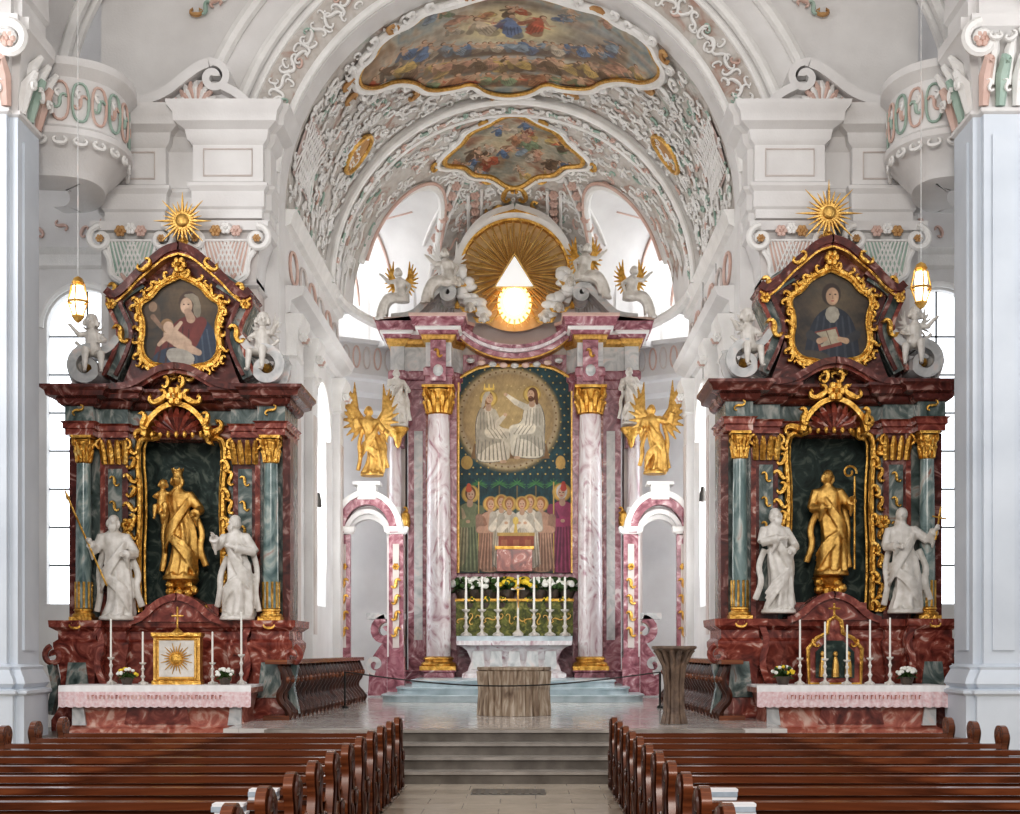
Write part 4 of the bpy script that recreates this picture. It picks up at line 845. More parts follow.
    mb.box(-.6,.6,.1,.6,z1-.02,H(604),'red_marble')
    mb.done('retable',root)
    fm=inpoly(ps)
    cv=Canvas(134,270,226,376,3.2,(.07,.05,.035)); cv.noise(.6,.09,[(.02,.02,.02),(.10,.07,.045),(.045,.05,.045)])
    if right:
        cv.ell(184,308,22,22,(.17,.13,.08),al=.7,soft=.95)
        cv.poly(smooth([(178,312),(186,312),(200,320),(208,342),(210,372),(152,372),(156,344),(164,322)],2,True),(.020,.028,.045))
        for k in range(6): cv.cap(168+k*6,322,160+k*9,368,.9,1.4,(.06,.07,.09),.8)
        cv.poly(smooth([(177,312),(187,312),(190,322),(182,330),(174,322)],1,True),(.40,.37,.31)); cv.ell(181,300,9.5,11,(.05,.03,.02)); cv.ell(182,302,6.4,8.6,(.50,.34,.23)); cv.ell(184,303,3.5,6,(.60,.42,.29),al=.8,soft=.6); cv.ell(179.6,300,1.1,.7,(.05,.03,.02)); cv.ell(185,300,1.1,.7,(.05,.03,.02)); cv.cap(182,301,182.4,304,.5,.8,(.42,.27,.18)); cv.ell(182.3,306.5,1.8,.7,(.38,.13,.1))
        cv.poly([(164,337),(186,332),(192,350),(169,356)],(.26,.07,.05)); cv.poly([(166,338),(185,334),(190,347),(171,352)],(.46,.41,.31)); cv.cap(176,336,181,350,.4,.4,(.2,.13,.09))
        cv.cap(160,340,170,346,4.5,3.6,(.05,.05,.055)); cv.cap(169,346,175,344,3,2.2,(.52,.36,.25)); cv.cap(206,340,196,346,4.5,3.6,(.05,.05,.055)); cv.cap(196,346,189,344,3,2.2,(.54,.38,.26)); cv.ell(158,364,22,9,(.09,.07,.05),al=.8)
    else:
        cv.ell(192,298,24,20,(.20,.14,.08),al=.7,soft=.95)
        cv.poly(smooth([(180,316),(198,314),(212,330),(216,366),(152,368),(154,346),(166,330)],2,True),(.17,.035,.028)); cv.poly(smooth([(196,314),(214,326),(220,364),(198,368),(190,344)],2,True),(.035,.055,.095)); cv.poly(smooth([(152,352),(176,344),(200,356),(196,370),(150,372)],2,True),(.04,.06,.10))
        for k in range(8): cv.cap(164+k*6,326+k%3*3,156+k*8,366,.7,1.2,(.07,.018,.015) if k<5 else (.09,.12,.16),.8)
        cv.ell(188,302,10,11.5,(.10,.06,.04)); cv.ell(185.5,305,6,8.2,(.58,.42,.31)); cv.ell(184.3,306,3.6,6,(.68,.50,.38),al=.8,soft=.6); cv.ell(183,303.6,1.1,.6,(.1,.05,.04)); cv.ell(187.6,303.6,1.1,.6,(.1,.05,.04)); cv.ell(185,309.5,1.6,.7,(.45,.18,.14)); cv.poly(smooth([(180,294),(196,292),(201,308),(198,320),(192,312),(193,300)],1,True),(.30,.26,.20)); cv.cap(187,311,190,318,3.6,4.5,(.50,.35,.26))
        cv.cap(200,322,192,342,6,5,(.20,.045,.035)); cv.cap(192,342,180,346,4.5,3,(.20,.045,.035)); cv.cap(180,346,174,344,2.6,1.8,(.58,.42,.31))
        cv.cap(170,334,184,344,7.5,7,(.60,.45,.34)); cv.cap(184,346,198,352,5,3,(.56,.41,.31)); cv.cap(180,350,190,362,4.6,2.8,(.58,.43,.32)); cv.ell(166,325,6.6,7,(.30,.19,.10)); cv.ell(167.5,326.5,5.2,5.8,(.62,.46,.35)); cv.cap(172,332,180,322,2.8,1.8,(.60,.45,.34)); cv.cap(166,336,158,344,2.8,1.8,(.55,.40,.30)); cv.poly(smooth([(168,346),(190,350),(196,362),(176,366),(164,356)],2,True),(.44,.41,.36))
        cv.ell(151,314,9,14,(.12,.085,.055),al=.9); cv.ell(152,306,4.2,5.2,(.36,.25,.17)); cv.cap(152,316,160,326,2.6,2,(.30,.2,.14))
    cv.noise(.14,.35); cv.sat(1.05,1.12)
    cv.mesh('painting',lambda x,y:(cx0+U(x),D+.05,H(y)),fm,root)
    mb=MB(); mb.M=T(cx0+.0,21.5,0); hw=1.43; zt=Z(686,21.3)
    mb.mold([(-hw+.12,.62),(-hw+.12,-.28),(hw-.12,-.28),(hw-.12,.62)],[(.08,PLAT),(.08,PLAT+.08),(0,PLAT+.12),(-.04,PLAT+.3),(.02,zt-.15),(.06,zt-.1)],'mensa_red')
    for sg in (-1,1): mb.prism([(sg*(hw-.15),PLAT+.14),(sg*(hw-.36),PLAT+.14),(sg*(hw-.30),zt-.14),(sg*(hw-.15),zt-.14)],-.33,-.28,'pale_marble')
    mb.prism([(-.5,PLAT+.16),(.5,PLAT+.16),(.42,zt-.2),(-.42,zt-.2)],-.30,-.28,'red_marble')
    mb.box(-hw,hw,-.42,.62,zt-.1,zt-.02,'mensa_red'); mb.box(-hw-.01,hw+.01,-.43,.6,zt-.02,zt+.015,'cloth')
    n=90; vs=[];fs=[]
    for i in range(n+1):
        x=-hw-.02+(2*hw+.04)*i/n; w=.012*sin(i*1.3)
        vs+=[(x,-.44,zt+.012),(x,-.445+w,zt-.08),(x,-.45+w,zt-.24),(x,-.45+w*1.5,zt-.30-.02*abs(sin(i*.8)))]
    for i in range(n):
        for k in range(3): fs.append((4*i+k,4*i+4+k,4*i+5+k,4*i+1+k))
    A=[f for j,f in enumerate(fs) if j%3==0]; B=[f for j,f in enumerate(fs) if j%3!=0]; mb.add(vs,A,'cloth'); mb.add(vs,B,'lace')
    for i in range(34):
        x=-1.0+i*.06; mb.box(x,x+.012,-.475,-.465,zt-.19,zt-.13,'mensa_red')
        if i%2: mb.box(x,x+.035,-.475,-.465,zt-.142,zt-.13,'mensa_red')
    mb.done('altar_table',root)
    return root,H,zt,cx0
def candlestick(x,y,z,h,ch,mat='statue_white',r=.055,parent=None):
    mb=MB()
    for k in range(3):
        a=2*pi*k/3+.5; mb.tube([(x,y,z+.12*h),(x+.9*r*cos(a),y+.9*r*sin(a),z+.07*h),(x+1.5*r*cos(a),y+1.5*r*sin(a),z+.02)],[.4*r,.35*r,.25*r],mat,n=6)
    mb.lathe([(r*.9,.0),(r*1.0,.1*h),(r*.4,.16*h),(r*.3,.25*h),(r*.7,.36*h),(r*.35,.44*h),(r*.28,.6*h),(r*.6,.7*h),(r*.3,.78*h),(r*.3,.88*h),(r*.95,.95*h),(r*1.0,h),(.0,h)],mat,(x,y,z),12)
    mb.lathe([(r*.3,0),(r*.28,ch),(0,ch+.01)],'candle',(x,y,z+h),10); mb.tube([(x,y,z+h+ch),(x,y,z+h+ch+.02)],.003,'iron',n=4)
    return mb.done('candlestick',parent)
def flowers(x,y,z,r,mats,parent=None,n=26,seed=1,bl=.2):
    mb=MB(); rr=random.Random(seed)
    mb.lathe([(r*.45,0),(r*.62,r*.5),(r*.7,r*.75),(r*.6,r*.75),(0,r*.6)],'pot',(x,y,z),14)
    for k in range(n):
        a=rr.uniform(0,6.28); el=rr.uniform(.1,1.4); p=(x+r*cos(a)*cos(el)*1.0,y+r*.8*sin(a)*cos(el),z+r*.9+r*.75*sin(el))
        mb.tube([(x,y,z+r*.6),p],.006,'leaf',n=4); mb.ell(p,(r*bl,r*bl,r*bl*.85),mats[k%len(mats)],7,5)
    for k in range(n):
        a=rr.uniform(0,6.28); p=(x+r*1.0*cos(a),y+r*.9*sin(a),z+r*rr.uniform(.5,1.1)); mb.tube([(x,y,z+r*.7),((x+p[0])/2,(y+p[1])/2,p[2]+r*.2),p],[.01,r*.12,.005],'leaf',n=5,fl=.3)
    return mb.done('flower_arrangement',parent)
D=22.6
rootL,HL,ztL,cL=side_altar(-5.3,1.0,False); rootR,HR,ztR,cR=side_altar(X(831,D),1.015,True)
hs=1.62
statue('saint_statue',X(117,22.35),22.35,HL(621)+.06,hs,'statue_white',.15,aR=((-.2,-.02,.64),(-.24,-.12,.72)),aL=((.18,.0,.62),(.08,-.15,.6)),beard=True,extra='staff',seed=1,folds=.17)
statue('saint_statue',X(238,22.35),22.35,HL(621)+.06,hs,'statue_white',-.3,aR=((-.2,-.06,.68),(-.16,-.2,.78)),aL=((.19,.0,.63),(.02,-.17,.68)),beard=True,seed=2,turn=-.5,folds=.17)
statue('madonna_statue',X(181,22.8),22.8,HL(576),1.68,'gold_fine',0,aR=((-.2,-.06,.64),(-.12,-.18,.62)),aL=((.2,-.04,.64),(.17,-.2,.58)),crown=True,extra='child',seed=3,folds=.22,flare=.95)
statue('saint_statue',X(778,22.35),22.35,HR(616)+.06,hs,'statue_white',.3,aR=((-.2,-.04,.66),(-.05,-.18,.7)),aL=((.19,.0,.63),(.04,-.18,.56)),beard=True,seed=4,folds=.18,tilt=-.1)
statue('saint_statue',X(905,22.35),22.35,HR(616)+.06,hs,'statue_white',-.2,aR=((-.19,-.02,.62),(-.06,-.17,.62)),aL=((.22,-.02,.68),(.28,-.12,.78)),veil=True,extra='cross',seed=5,folds=.17)
statue('bishop_statue',X(831,22.8),22.8,HR(574),1.66,'gold_fine',0,aR=((-.2,-.03,.62),(-.08,-.18,.62)),aL=((.18,-.02,.64),(.17,-.16,.70)),mitre=False,extra='crozier',seed=6,folds=.18)
for (px,py,sx) in ((93,352,-1),(262,350,1),(748,346,-1),(914,344,1)):
    d=22.45; h=.9; zz=Z(py,d)
    putto('putto',X(px,d),d,zz-.02,h,'statue_white',sx,-.3*sx)
def mx(px): return X(px,21.5)
for (px,top) in ((109,619),(141,632),(211,632),(240,612)):
    zt=ztL+.015; tot=Z(top,21.6)-zt; candlestick(mx(px),21.6,zt,tot*.42,tot*.58)
flowers(mx(127),21.5,ztL+.015,.15,['flower_white','flower_yellow','flower_white'],seed=2); flowers(mx(225),21.5,ztL+.015,.15,['flower_white'],seed=3)
mb=MB(); mb.M=T(mx(175),21.65,ztL+.015)
mb.box(-.36,.36,-.05,.15,0,.78,'gold_fine'); mb.box(-.27,.27,-.06,-.05,.12,.68,'statue_white'); mb.mold([(-.36,.15),(-.36,-.06),(.36,-.06),(.36,.15)],[(.02,0),(.02,.05),(0,.07)],'gold'); mb.mold([(-.36,.15),(-.36,-.06),(.36,-.06),(.36,.15)],[(0,.72),(.03,.75),(.03,.8),(0,.8)],'gold')
for k in range(24):
    a=2*pi*k/24; r=.25 if k%2 else .19; mb.tube([(0,-.07,.4),(r*cos(a),-.07,.4+r*sin(a))],[.02,.004],'gold_fine',n=4)
mb.ell((0,-.07,.4),(.09,.03,.09),'gold'); mb.tube([(x,-.07,z) for x,z in ((-.31,.09),(.31,.09),(.31,.7),(-.31,.7))],.015,'gold',closed=True)
mb.tube([(0,0,.8),(0,0,1.2)],.015,'gold'); mb.tube([(-.09,0,1.06),(.09,0,1.06)],.014,'gold'); mb.lathe([(.1,0),(.03,.06),(.0,.1)],'gold',(0,0,.8),10)
mb.done('tabernacle')
for (px,top) in ((800,620),(825,622),(847,625),(870,620),(890,618)):
    zt=ztR+.015; tot=Z(top,21.45)-zt; candlestick(X(px,21.45),21.45,zt,tot*.42,tot*.58)
flowers(mx(783),21.5,ztR+.015,.17,['flower_white','leaf','flower_yellow'],seed=5); flowers(mx(907),21.5,ztR+.015,.16,['flower_white'],seed=6)
mb=MB(); mb.M=T(mx(839),21.85,ztR+.015)
o=[(-.4,0),(.4,0),(.42,.55),(.28,.72),(.12,.8),(.1,.98),(0,1.06),(-.1,.98),(-.12,.8),(-.28,.72),(-.42,.55)]
mb.prism(o,-.05,.15,'red_marble'); mb.tube([(a,-.06,b) for a,b in o],.035,'gold',closed=True); mb.prism([(-.3,.1),(.3,.1),(.3,.5),(.12,.68),(-.12,.68),(-.3,.5)],-.08,-.05,'dark_marble')
for k in range(3): mb.tube([((k-1)*.2,-.1,.12),((k-1)*.2,-.12,.3),((k-1)*.2,-.1,.42)],[.06,.05,.03],'gold_fine',n=8); mb.ell(((k-1)*.2,-.1,.47),(.04,.04,.05),'gold_fine',8,6)
mb.tube([(0,-.02,1.05),(0,-.02,1.26)],.018,'gold'); mb.tube([(-.09,-.02,1.18),(.09,-.02,1.18)],.016,'gold')
for q in (-1,1): scroll(mb,lambda u,v:(u,-.09,v),q*.33,.62,.12,.8*q,'C','gold',.022)
mb.done('triptych_shrine')
# =================================================================== HIGH ALTAR
root=bpy.data.objects.new('high_altar',None); bpy.context.collection.objects.link(root)
D=33.0; CXA=X(514.5,D); K=F/D; U=lambda p:(p-514.5)/K; V=lambda q:Z(q,D); PZ=CH+.435
mb=MB(); mb.M=T(CXA,D,0)
zc0=V(388)
for sg in (-1,1):
    mb.mold([(a*1,b) for a,b in ([(-2.75,1.2),(-2.75,-.1),(-2.1,-.1),(-2.1,-.5),(-1.4,-.5),(-1.4,1.2)] if sg<0 else [(1.4,1.2),(1.4,-.5),(2.1,-.5),(2.1,-.1),(2.75,-.1),(2.75,1.2)])],[(.04,CH),(.04,CH+.25),(0,CH+.3),(0,V(670)-.06),(.05,V(670)-.03),(.05,V(670)),(0,V(670))],'pink_marble')
    column(mb,sg*1.78,-.1,V(670),V(388),.29,'column_marble',.32,.66)
    column(mb,sg*2.82,.15,V(640),V(390),.15,'column_marble',.2,.45)
    mb.box(sg*2.28-.24,sg*2.28+.24,.2,.9,V(670),zc0,'pink_marble'); mb.box(sg*2.28-.10,sg*2.28+.10,.16,.2,V(640),V(430),'pale_marble')
    mb.box(sg*1.52-.14,sg*1.52+.14,.35,.9,V(670),zc0,'pink_marble'); mb.box(sg*2.82-.22,sg*2.82+.22,.3,.9,CH,zc0,'plaster_warm'); mb.box(sg*2.0-.1,sg*2.0+.1,.1,.9,V(670),zc0,'red_marble')
    for k in range(3):
        z=V(520)+.0; scroll(mb,lambda u,v:(u,.12,v),sg*2.55,z+.12*k,.14,pi/2,'C','gold',.03)
    mb.lathe([(.0,-.3),(.08,-.2),(.12,0),(.1,.2),(0,.3)],'gold',(sg*2.58,.1,V(522)),10)
    q=[(-2.98,1.1),(-2.98,0),(-2.55,0),(-2.55,.1),(-2.12,.1),(-2.12,-.42),(-1.42,-.42),(-1.42,.2),(-1.2,.5)]
    if sg>0: q=[(-a,b) for a,b in q[::-1]]
    z0=zc0; z1=V(320); h=z1-z0
    mb.mold(q,[(-.04,z0),(-.04,z0+.12*h),(0,z0+.14*h),(0,z0+.24*h),(-.05,z0+.27*h)],'pink_marble'); mb.mold(q,[(-.05,z0+.27*h),(-.05,z0+.62*h)],'pale_marble'); mb.mold(q,[(-.05,z0+.62*h),(.03,z0+.66*h),(.03,z0+.70*h),(.06,z0+.72*h)],'gold_fine')
    mb.mold(q,[(.04,z0+.72*h),(.10,z0+.74*h),(.12,z0+.78*h)],'pink_marble'); mb.mold(q,[(.12,z0+.78*h),(.18,z0+.80*h),(.18,z0+.83*h)],'stucco'); mb.mold(q,[(.18,z0+.83*h),(.24,z0+.85*h),(.26,z0+.92*h),(.30,z0+.95*h)],'pink_marble'); mb.mold(q,[(.30,z0+.95*h),(.32,z0+.96*h),(.32,z0+h),(0,z0+h)],'stucco_pink')
    mb.box(sg*1.77-.18,sg*1.77+.18,-.5,-.4,z0+.05*h,z0+.64*h,'pink_marble'); scroll(mb,lambda u,v:(u,-.52,v),sg*1.77,z0+.45*h,.16,1.57,'S','gold',.035); mb.ell((sg*1.77,-.5,z0+.2*h),(.12,.04,.14),'pale_marble')
    P=smooth([(sg*2.9,z1+.05),(sg*2.4,z1+.1),(sg*2.1,z1+.4),(sg*1.75,z1+.75)],2)+curl(sg*1.6,z1+.62,.2,.04,pi*.5-sg*.6,pi*.5-sg*.6+sg*pi*2.2,18)
    mb.band(P,.08,-.1,.6,'pale_marble')
    P=smooth([(sg*1.5,z1+.5),(sg*1.45,z1+1.2),(sg*1.25,z1+1.9),(sg*1.0,V(222)),(sg*.62,V(207)),(0,V(200))],2); mb.band(P,.10,.55,.85,'stucco'); mb.band([(a*.92,b-.1) for a,b in P],.05,.5,.8,'gold')
    c=curl(sg*2.95,V(632),.30,.05,pi*.5,pi*.5-sg*pi*2.1,20); 
    mb.band(c,[.09]*12+[.06]*9,-1.0,-.6,'pink_marble'); mb.prism([(sg*2.6,PZ-.4),(sg*3.35,PZ-.4),(sg*3.3,V(660)),(sg*3.05,V(645)),(sg*2.7,V(622)),(sg*2.6,V(622))],-.95,-.4,'pink_marble'); mb.box(sg*2.95-.42,sg*2.95+.42,-1.0,-.35,V(620),V(614),'pale_marble')
    c=curl(sg*3.18,V(664),.2,.04,-pi*.5,-pi*.5+sg*pi*2,16); mb.band(c,.06,-1.0,-.6,'pale_marble')
mb.box(-1.42,1.42,.55,.9,PZ,zc0+.9,'pink_marble'); mb.box(-1.45,1.45,.6,.85,zc0+.9,V(296),'plaster_warm')
P=smooth([(U(452),V(325)),(U(470),V(342)),(U(492),V(352)),(0,V(355)),(U(537),V(352)),(U(559),V(342)),(U(577),V(325))],2)
mb.band(P,.06,.15,.9,'pink_marble'); mb.band([(a,b+.11) for a,b in P],.04,.05,.9,'column_marble'); mb.band([(a,b+.19) for a,b in P],.04,.0,.9,'pink_marble'); mb.band([(a,b-.08) for a,b in P],.02,.2,.9,'gold_fine')
for k in range(9):
    t=-1+k/4; mb.ell((t*1.05,.3,V(362)-.02+.12*t*t),(.1,.08,.07),'stucco_pink' if k%2 else 'pale_marble',8,5)
of=[(U(457),V(572)),(U(457),V(376))]+[(U(457)+(U(490)-U(457))*t,V(376)+(V(362)-V(376))*sin(t*pi/2)) for t in (.3,.6,1)]+[(U(573)-(U(490)-U(457))*t,V(376)+(V(362)-V(376))*sin(t*pi/2)) for t in (1,.6,.3)]+[(U(573),V(376)),(U(573),V(572))]
mb.tube([(a,.4,b) for a,b in of],.045,'gold_fine',n=6)
zt=V(641)
mb.mold([(-1.2,.4),(-1.2,-.7),(1.2,-.7),(1.2,.4)],[(.0,PZ),(.0,PZ+.1),(-.12,PZ+.16),(-.2,PZ+.4),(-.1,zt-.22),(.0,zt-.14),(.12,zt-.1),(.14,zt),(0,zt)],'column_marble')
for k in range(5): mb.prism([((k-2)*.42-.15,PZ+.2),((k-2)*.42+.15,PZ+.2),((k-2)*.42+.12,zt-.24),((k-2)*.42-.12,zt-.24)],-.62,-.5,'pale_marble')
mb.box(-1.36,1.36,-.1,.6,zt,V(636),'apse_step'); mb.box(-1.38,1.38,.0,.6,V(636),V(600),'altar_green')
Sx=lambda u,v:(u,-.03,v)
for k in range(12): scroll(mb,Sx,-1.25+k*.227,V(619),.2,k*.9,'S','gold_fine',.015)
mb.box(-1.4,1.4,-.03,.6,V(600)-.03,V(600)+.03,'gold')
mb.box(-.42,.42,.05,.4,V(571),V(549),'red_marble'); mb.box(-.46,.46,.02,.4,V(549),V(546),'gold')
mb.done('retable',root)
mb=MB(); mb.M=T(CXA,D+.25,0); c=V(272)
rg=random.Random(9)
for k in range(88):
    a=2*pi*k/88+.02; L=(1.42,1.0,1.26,.9,1.34,1.1)[k%6]*rg.uniform(.93,1.04)
    if sin(a)<-.6: L*=.82
    r0=.30; ca,sa=cos(a),sin(a); w=.022; dz=-.06*(k%3)
    mb.add([(r0*ca-w*sa*.5,dz,c+r0*sa+w*ca*.5),(r0*ca+w*sa*.5,dz,c+r0*sa-w*ca*.5),(L*ca+w*sa,dz,c+L*sa-w*ca),(L*ca-w*sa,dz,c+L*sa+w*ca),(r0*ca,-.05+dz,c+r0*sa),(L*ca,-.03+dz,c+L*sa)],[(0,4,5,3),(4,1,2,5),(0,3,2,1),(3,5,2)],'gold_ray')
tb=V(286); mb.prism([(-.44,tb),(.44,tb),(0,V(256))],-.24,-.16,'triangle_glow'); mb.tube([(-.48,-.2,tb-.02),(.48,-.2,tb-.02),(0,-.2,V(253))],.04,'gold_ray',closed=True)
mb.ell((0,-.16,V(303)),(.40,.06,.48),'glory_glow',24,12); mb.ell((0,-.2,V(301)),(.25,.06,.32),'glory_core',20,10)
for k in range(20): a=2*pi*k/20; mb.tube([(.34*cos(a),-.2,V(302)+.40*sin(a)),(.55*cos(a),-.18,V(302)+.60*sin(a))],[.03,.008],'gold_ray',n=5)
mb.surf(lambda u,v:(1.32*v*cos(pi*2*u),.12,c+1.32*v*sin(2*pi*u)),48,4,'gold_back')
mb.band([(1.40*cos(t),c+1.40*sin(t)) for t in np.linspace(-.5,pi+.5,40)],.07,-.05,.3,'stucco'); mb.band([(1.30*cos(t),c+1.30*sin(t)) for t in np.linspace(-.5,pi+.5,40)],.03,-.08,.3,'gold')
for sg in (-1,1):
    for k in range(13):
        a=-.95+1.0*k/12; r=1.2+rg.uniform(-.1,.16); mb.ell((sg*r*cos(a)*1.0,-.12+rg.uniform(-.08,.05),c+r*sin(a)*.95),(rg.uniform(.12,.22),.12,rg.uniform(.09,.15)),'stucco',10,7)
    for (hx,hz) in ((1.05,-.85),(1.32,-.25),(.72,-1.1)):
        head(mb,(sg*hx,-.3,c+hz),.22,'statue_white',.1*sg,.2*sg,False,.6)
        for q in (-1,1): mb.tube([(sg*hx,-.22,c+hz-.08),(sg*hx+q*.15,-.24,c+hz-.04),(sg*hx+q*.26,-.2,c+hz+.06)],[.03,.06,.01],'gold_fine',n=6,fl=.4)
mb.done('glory_sunburst',root)
cv=Canvas(457,361,573,573,3.8,(.010,.050,.058)); cv.noise(.35,.25)
for k in range(15):
    for j in range(17): cv.ell(461+k*7.7+3.8*(j%2),366+j*6.6,.9,.9,(.46,.34,.11))
cv.ell(508,416,52,52,(.38,.25,.09)); cv.ell(508,416,49.5,49.5,(.56,.50,.38)); cv.ell(508,416,47.5,47.5,(.26,.18,.10)); cv.ell(508,416,46,46,(.36,.26,.14)); cv.ell(508,408,36,30,(.52,.39,.20),al=.8,soft=.9)
for k in range(48):
    a=k*2*pi/48; cv.ell(508+48.6*cos(a),416+48.6*sin(a),.9,.9,(.2,.12,.05))
for k in range(34): cv.ell(508+rng.uniform(-38,38),416+rng.uniform(-38,38),.7,.7,(.68,.54,.28),al=.7)
cv.ell(466,460,6,7,(.42,.28,.09)); cv.ell(561,460,5,7,(.50,.33,.12))
# coronation of Mary: both figures seated on a bench, turned towards each other
cv.poly([(474,438),(546,438),(550,456),(470,456)],(.22,.13,.06)); cv.poly([(474,438),(546,438),(546,441),(474,441)],(.55,.40,.16))
def seated(cx,fx,hy,W,hair,beard,up):
    # fx=+1 faces right; hy = head centre y
    P=lambda a,b:(cx+fx*a,hy+b)
    cv.ell(*P(0,0),9,9,(.40,.27,.08)); cv.ell(*P(0,0),7.8,7.8,(.66,.48,.17))
    out=[(-9,9),(-3,8),(4,9),(9,16),(10,28),(21,32),(24,40),(20,50),(22,63),(-4,66),(-14,62),(-13,44),(-14,24)]
    cv.poly(smooth([P(a,b) for a,b in out],2,True),W*.32); cv.poly(smooth([P(a*.93+.2,b*.985+.3) for a,b in out],2,True),W)
    cv.poly(smooth([P(*p) for p in [(-10,10),(-4,9),(-2,24),(4,36),(18,36),(18,44),(2,46),(-12,60),(-13,40)]],2,True),W*.66)
    cv.cap(*P(2,34),*P(18,36),6,5.4,W*1.08); cv.cap(*P(18,38),*P(17,58),4.6,4.6,W*.92)
    for k in range(8): cv.cap(*P(-10+k*3.6,42+ (k%2)*2),*P(-12+k*4.3,62),.4,.8,W*.36,.9)
    for k in range(5): cv.cap(*P(-8+k*3,14),*P(-8+k*3.6,31),.35,.6,W*.40,.8)
    for k in range(4): cv.cap(*P(0+k*4,31.5),*P(6+k*4,40),.35,.6,W*.42,.8)
    if up: cv.cap(*P(6,13),*P(16,8),3.4,2.8,W*.9); cv.cap(*P(16,8),*P(25,1),2.8,1.6,W*1.08); cv.ell(*P(26.5,0),1.9,1.6,(.6,.42,.3))
    else: cv.cap(*P(5,14),*P(10,24),3.4,3,W*.85); cv.cap(*P(10,24),*P(16,18),2.8,1.8,W*1.06); cv.ell(*P(17,16.5),1.8,1.8,(.6,.42,.3))
    cv.cap(*P(0,3),*P(0,10),2.4,3,(.5,.34,.24)); cv.ell(*P(-.6,-.6),5,6.6,hair); cv.cap(*P(-4,0),*P(-5,9),2,1.4,hair); cv.ell(*P(1,.2),3.4,4.7,(.58,.40,.28)); cv.ell(*P(2.4,-.6),.6,.4,(.1,.05,.03)); cv.ell(*P(0,-.6),.6,.4,(.1,.05,.03)); cv.cap(*P(3.6,0),*P(4.4,1.2),.4,.6,(.52,.35,.24))
    if beard: cv.ell(*P(1.2,4.4),2.8,2.8,hair); cv.ell(*P(1.6,2.8),1.2,.4,(.42,.16,.12))
    else: cv.ell(*P(1.6,2.8),1.0,.4,(.45,.16,.12)); cv.poly(smooth([P(-5,-6),P(2,-7.5),P(1,-4),P(-3,0),P(-4,9),P(-8,10)],1,True),W*.8)
    cv.ell(*P(15,64),3.4,1.6,(.5,.34,.24))
seated(488,1,395,np.array((.62,.55,.44)),(.28,.15,.07),False,False)
seated(532,-1,391,np.array((.70,.64,.53)),(.16,.07,.03),True,True)
cv.cap(484,385.5,493,385.5,1.3,1.3,(.80,.58,.18)); 
for q in (484,488.5,493): cv.cap(q,385.5,q,380.5,.9,.5,(.80,.58,.18))
for cx in (478,499,517,536,554):
    cv.cap(cx,545,cx,484,1.0,.7,(.16,.12,.05))
    for k in range(11): a=pi*(-.15+1.3*k/10); cv.cap(cx,481,cx+9*cos(a),481-5*sin(a)+3*abs(cos(a)),.9,.3,(.04,.14,.05) if k%2 else (.07,.20,.07))
cv.rect(457,540,573,573,(.035,.06,.04),.7)
cv.ell(515,525,46,26,(.04,.09,.075),al=.5,soft=.8)
cv.person(468,485,87,(.20,.22,.13),(.5,.34,.24),(.56,.38,.12),.05,wide=.17,mantle=(.38,.31,.21)); cv.cap(468,483,468,487,2,3.2,(.5,.12,.06)); cv.cap(478,480,478,572,.6,.6,(.5,.36,.12))
cv.person(564,483,90,(.32,.07,.14),(.50,.34,.25),(.56,.36,.12),-.05,(.5,.48,.45),wide=.17,mantle=(.17,.04,.09)); cv.cap(554,480,554,572,.6,.6,(.5,.36,.12)); cv.cap(564,481,564,486,2,3.2,(.45,.08,.06))
cv.person(489,496,76,(.46,.29,.21),(.55,.36,.25),(.58,.38,.13),.04,(.36,.17,.06),wide=.17,mantle=(.34,.19,.13)); cv.person(542,496,76,(.46,.29,.21),(.55,.36,.25),(.58,.38,.13),-.04,(.36,.17,.06),wide=.17,mantle=(.36,.21,.15))
for i,cx in enumerate((501,530,509,522)): cv.person(cx,494+2*(i>1),74,(.62,.56,.47),(.56,.37,.26),(.58,.39,.13),0,(.34,.17,.06),wide=.14,arms='up',mantle=(.46,.40,.31))
cv.ell(515.5,519,3,4,(.70,.52,.17)); cv.cap(515.5,523,515.5,531,1,2,(.66,.48,.15)); cv.rect(498,533,534,549,(.28,.09,.06)); cv.rect(497,531,535,534.5,(.5,.35,.14)); 
for q in (504,516,528): cv.rect(q-3,538,q+3,548,(.36,.15,.09))
cv.noise(.14,.5); cv.sat(1.08,1.08)
pm=inpoly([((a)*K+514.5,HY-(b-CZ)*K) for a,b in of])
cv.mesh('altarpiece_mosaic',lambda x,y:(CXA+U(x),D+.45,V(y)),pm,root)
for k,px in enumerate((466,482,498,534,550,565)):
    zt=V(636); yy=D-.05; tot=V(577)-zt; candlestick(X(px,yy),yy,zt,tot*.45,tot*.55,r=.10)
mb=MB(); x=X(518,D-.1); zt=V(636); mb.lathe([(.12,0),(.13,.06),(.04,.14),(.03,.3)],'statue_white',(x,D-.1,zt),12); mb.box(x-.025,x+.025,D-.12,D-.08,zt+.25,V(575),'statue_white'); mb.box(x-.16,x+.16,D-.12,D-.08,V(590),V(588),'statue_white')
mb.tube([(x-.14,D-.14,V(588)),(x,D-.15,V(590)),(x+.14,D-.14,V(588))],[.012,.02,.012],'gold'); mb.tube([(x,D-.15,V(589)),(x,D-.15,V(600)),(x+.01,D-.15,V(608))],[.03,.022,.012],'gold'); mb.ell((x,D-.16,V(586)),(.02,.02,.03),'gold'); mb.done('altar_crucifix')
for k,(px,ms) in enumerate(((463,['flower_white','leaf']),(475,['flower_white','flower_white','leaf']),(489,['flower_white','leaf']),(507,['flower_yellow','flower_yellow','leaf']),(524,['flower_yellow','flower_yellow','leaf']),(540,['flower_white','flower_white','leaf']),(553,['flower_white','leaf']),(567,['leaf','flower_white','leaf']))):
    flowers(X(px,D+.2),D+.22,V(600)+.03,.29,ms,n=44,seed=20+k,bl=.26)
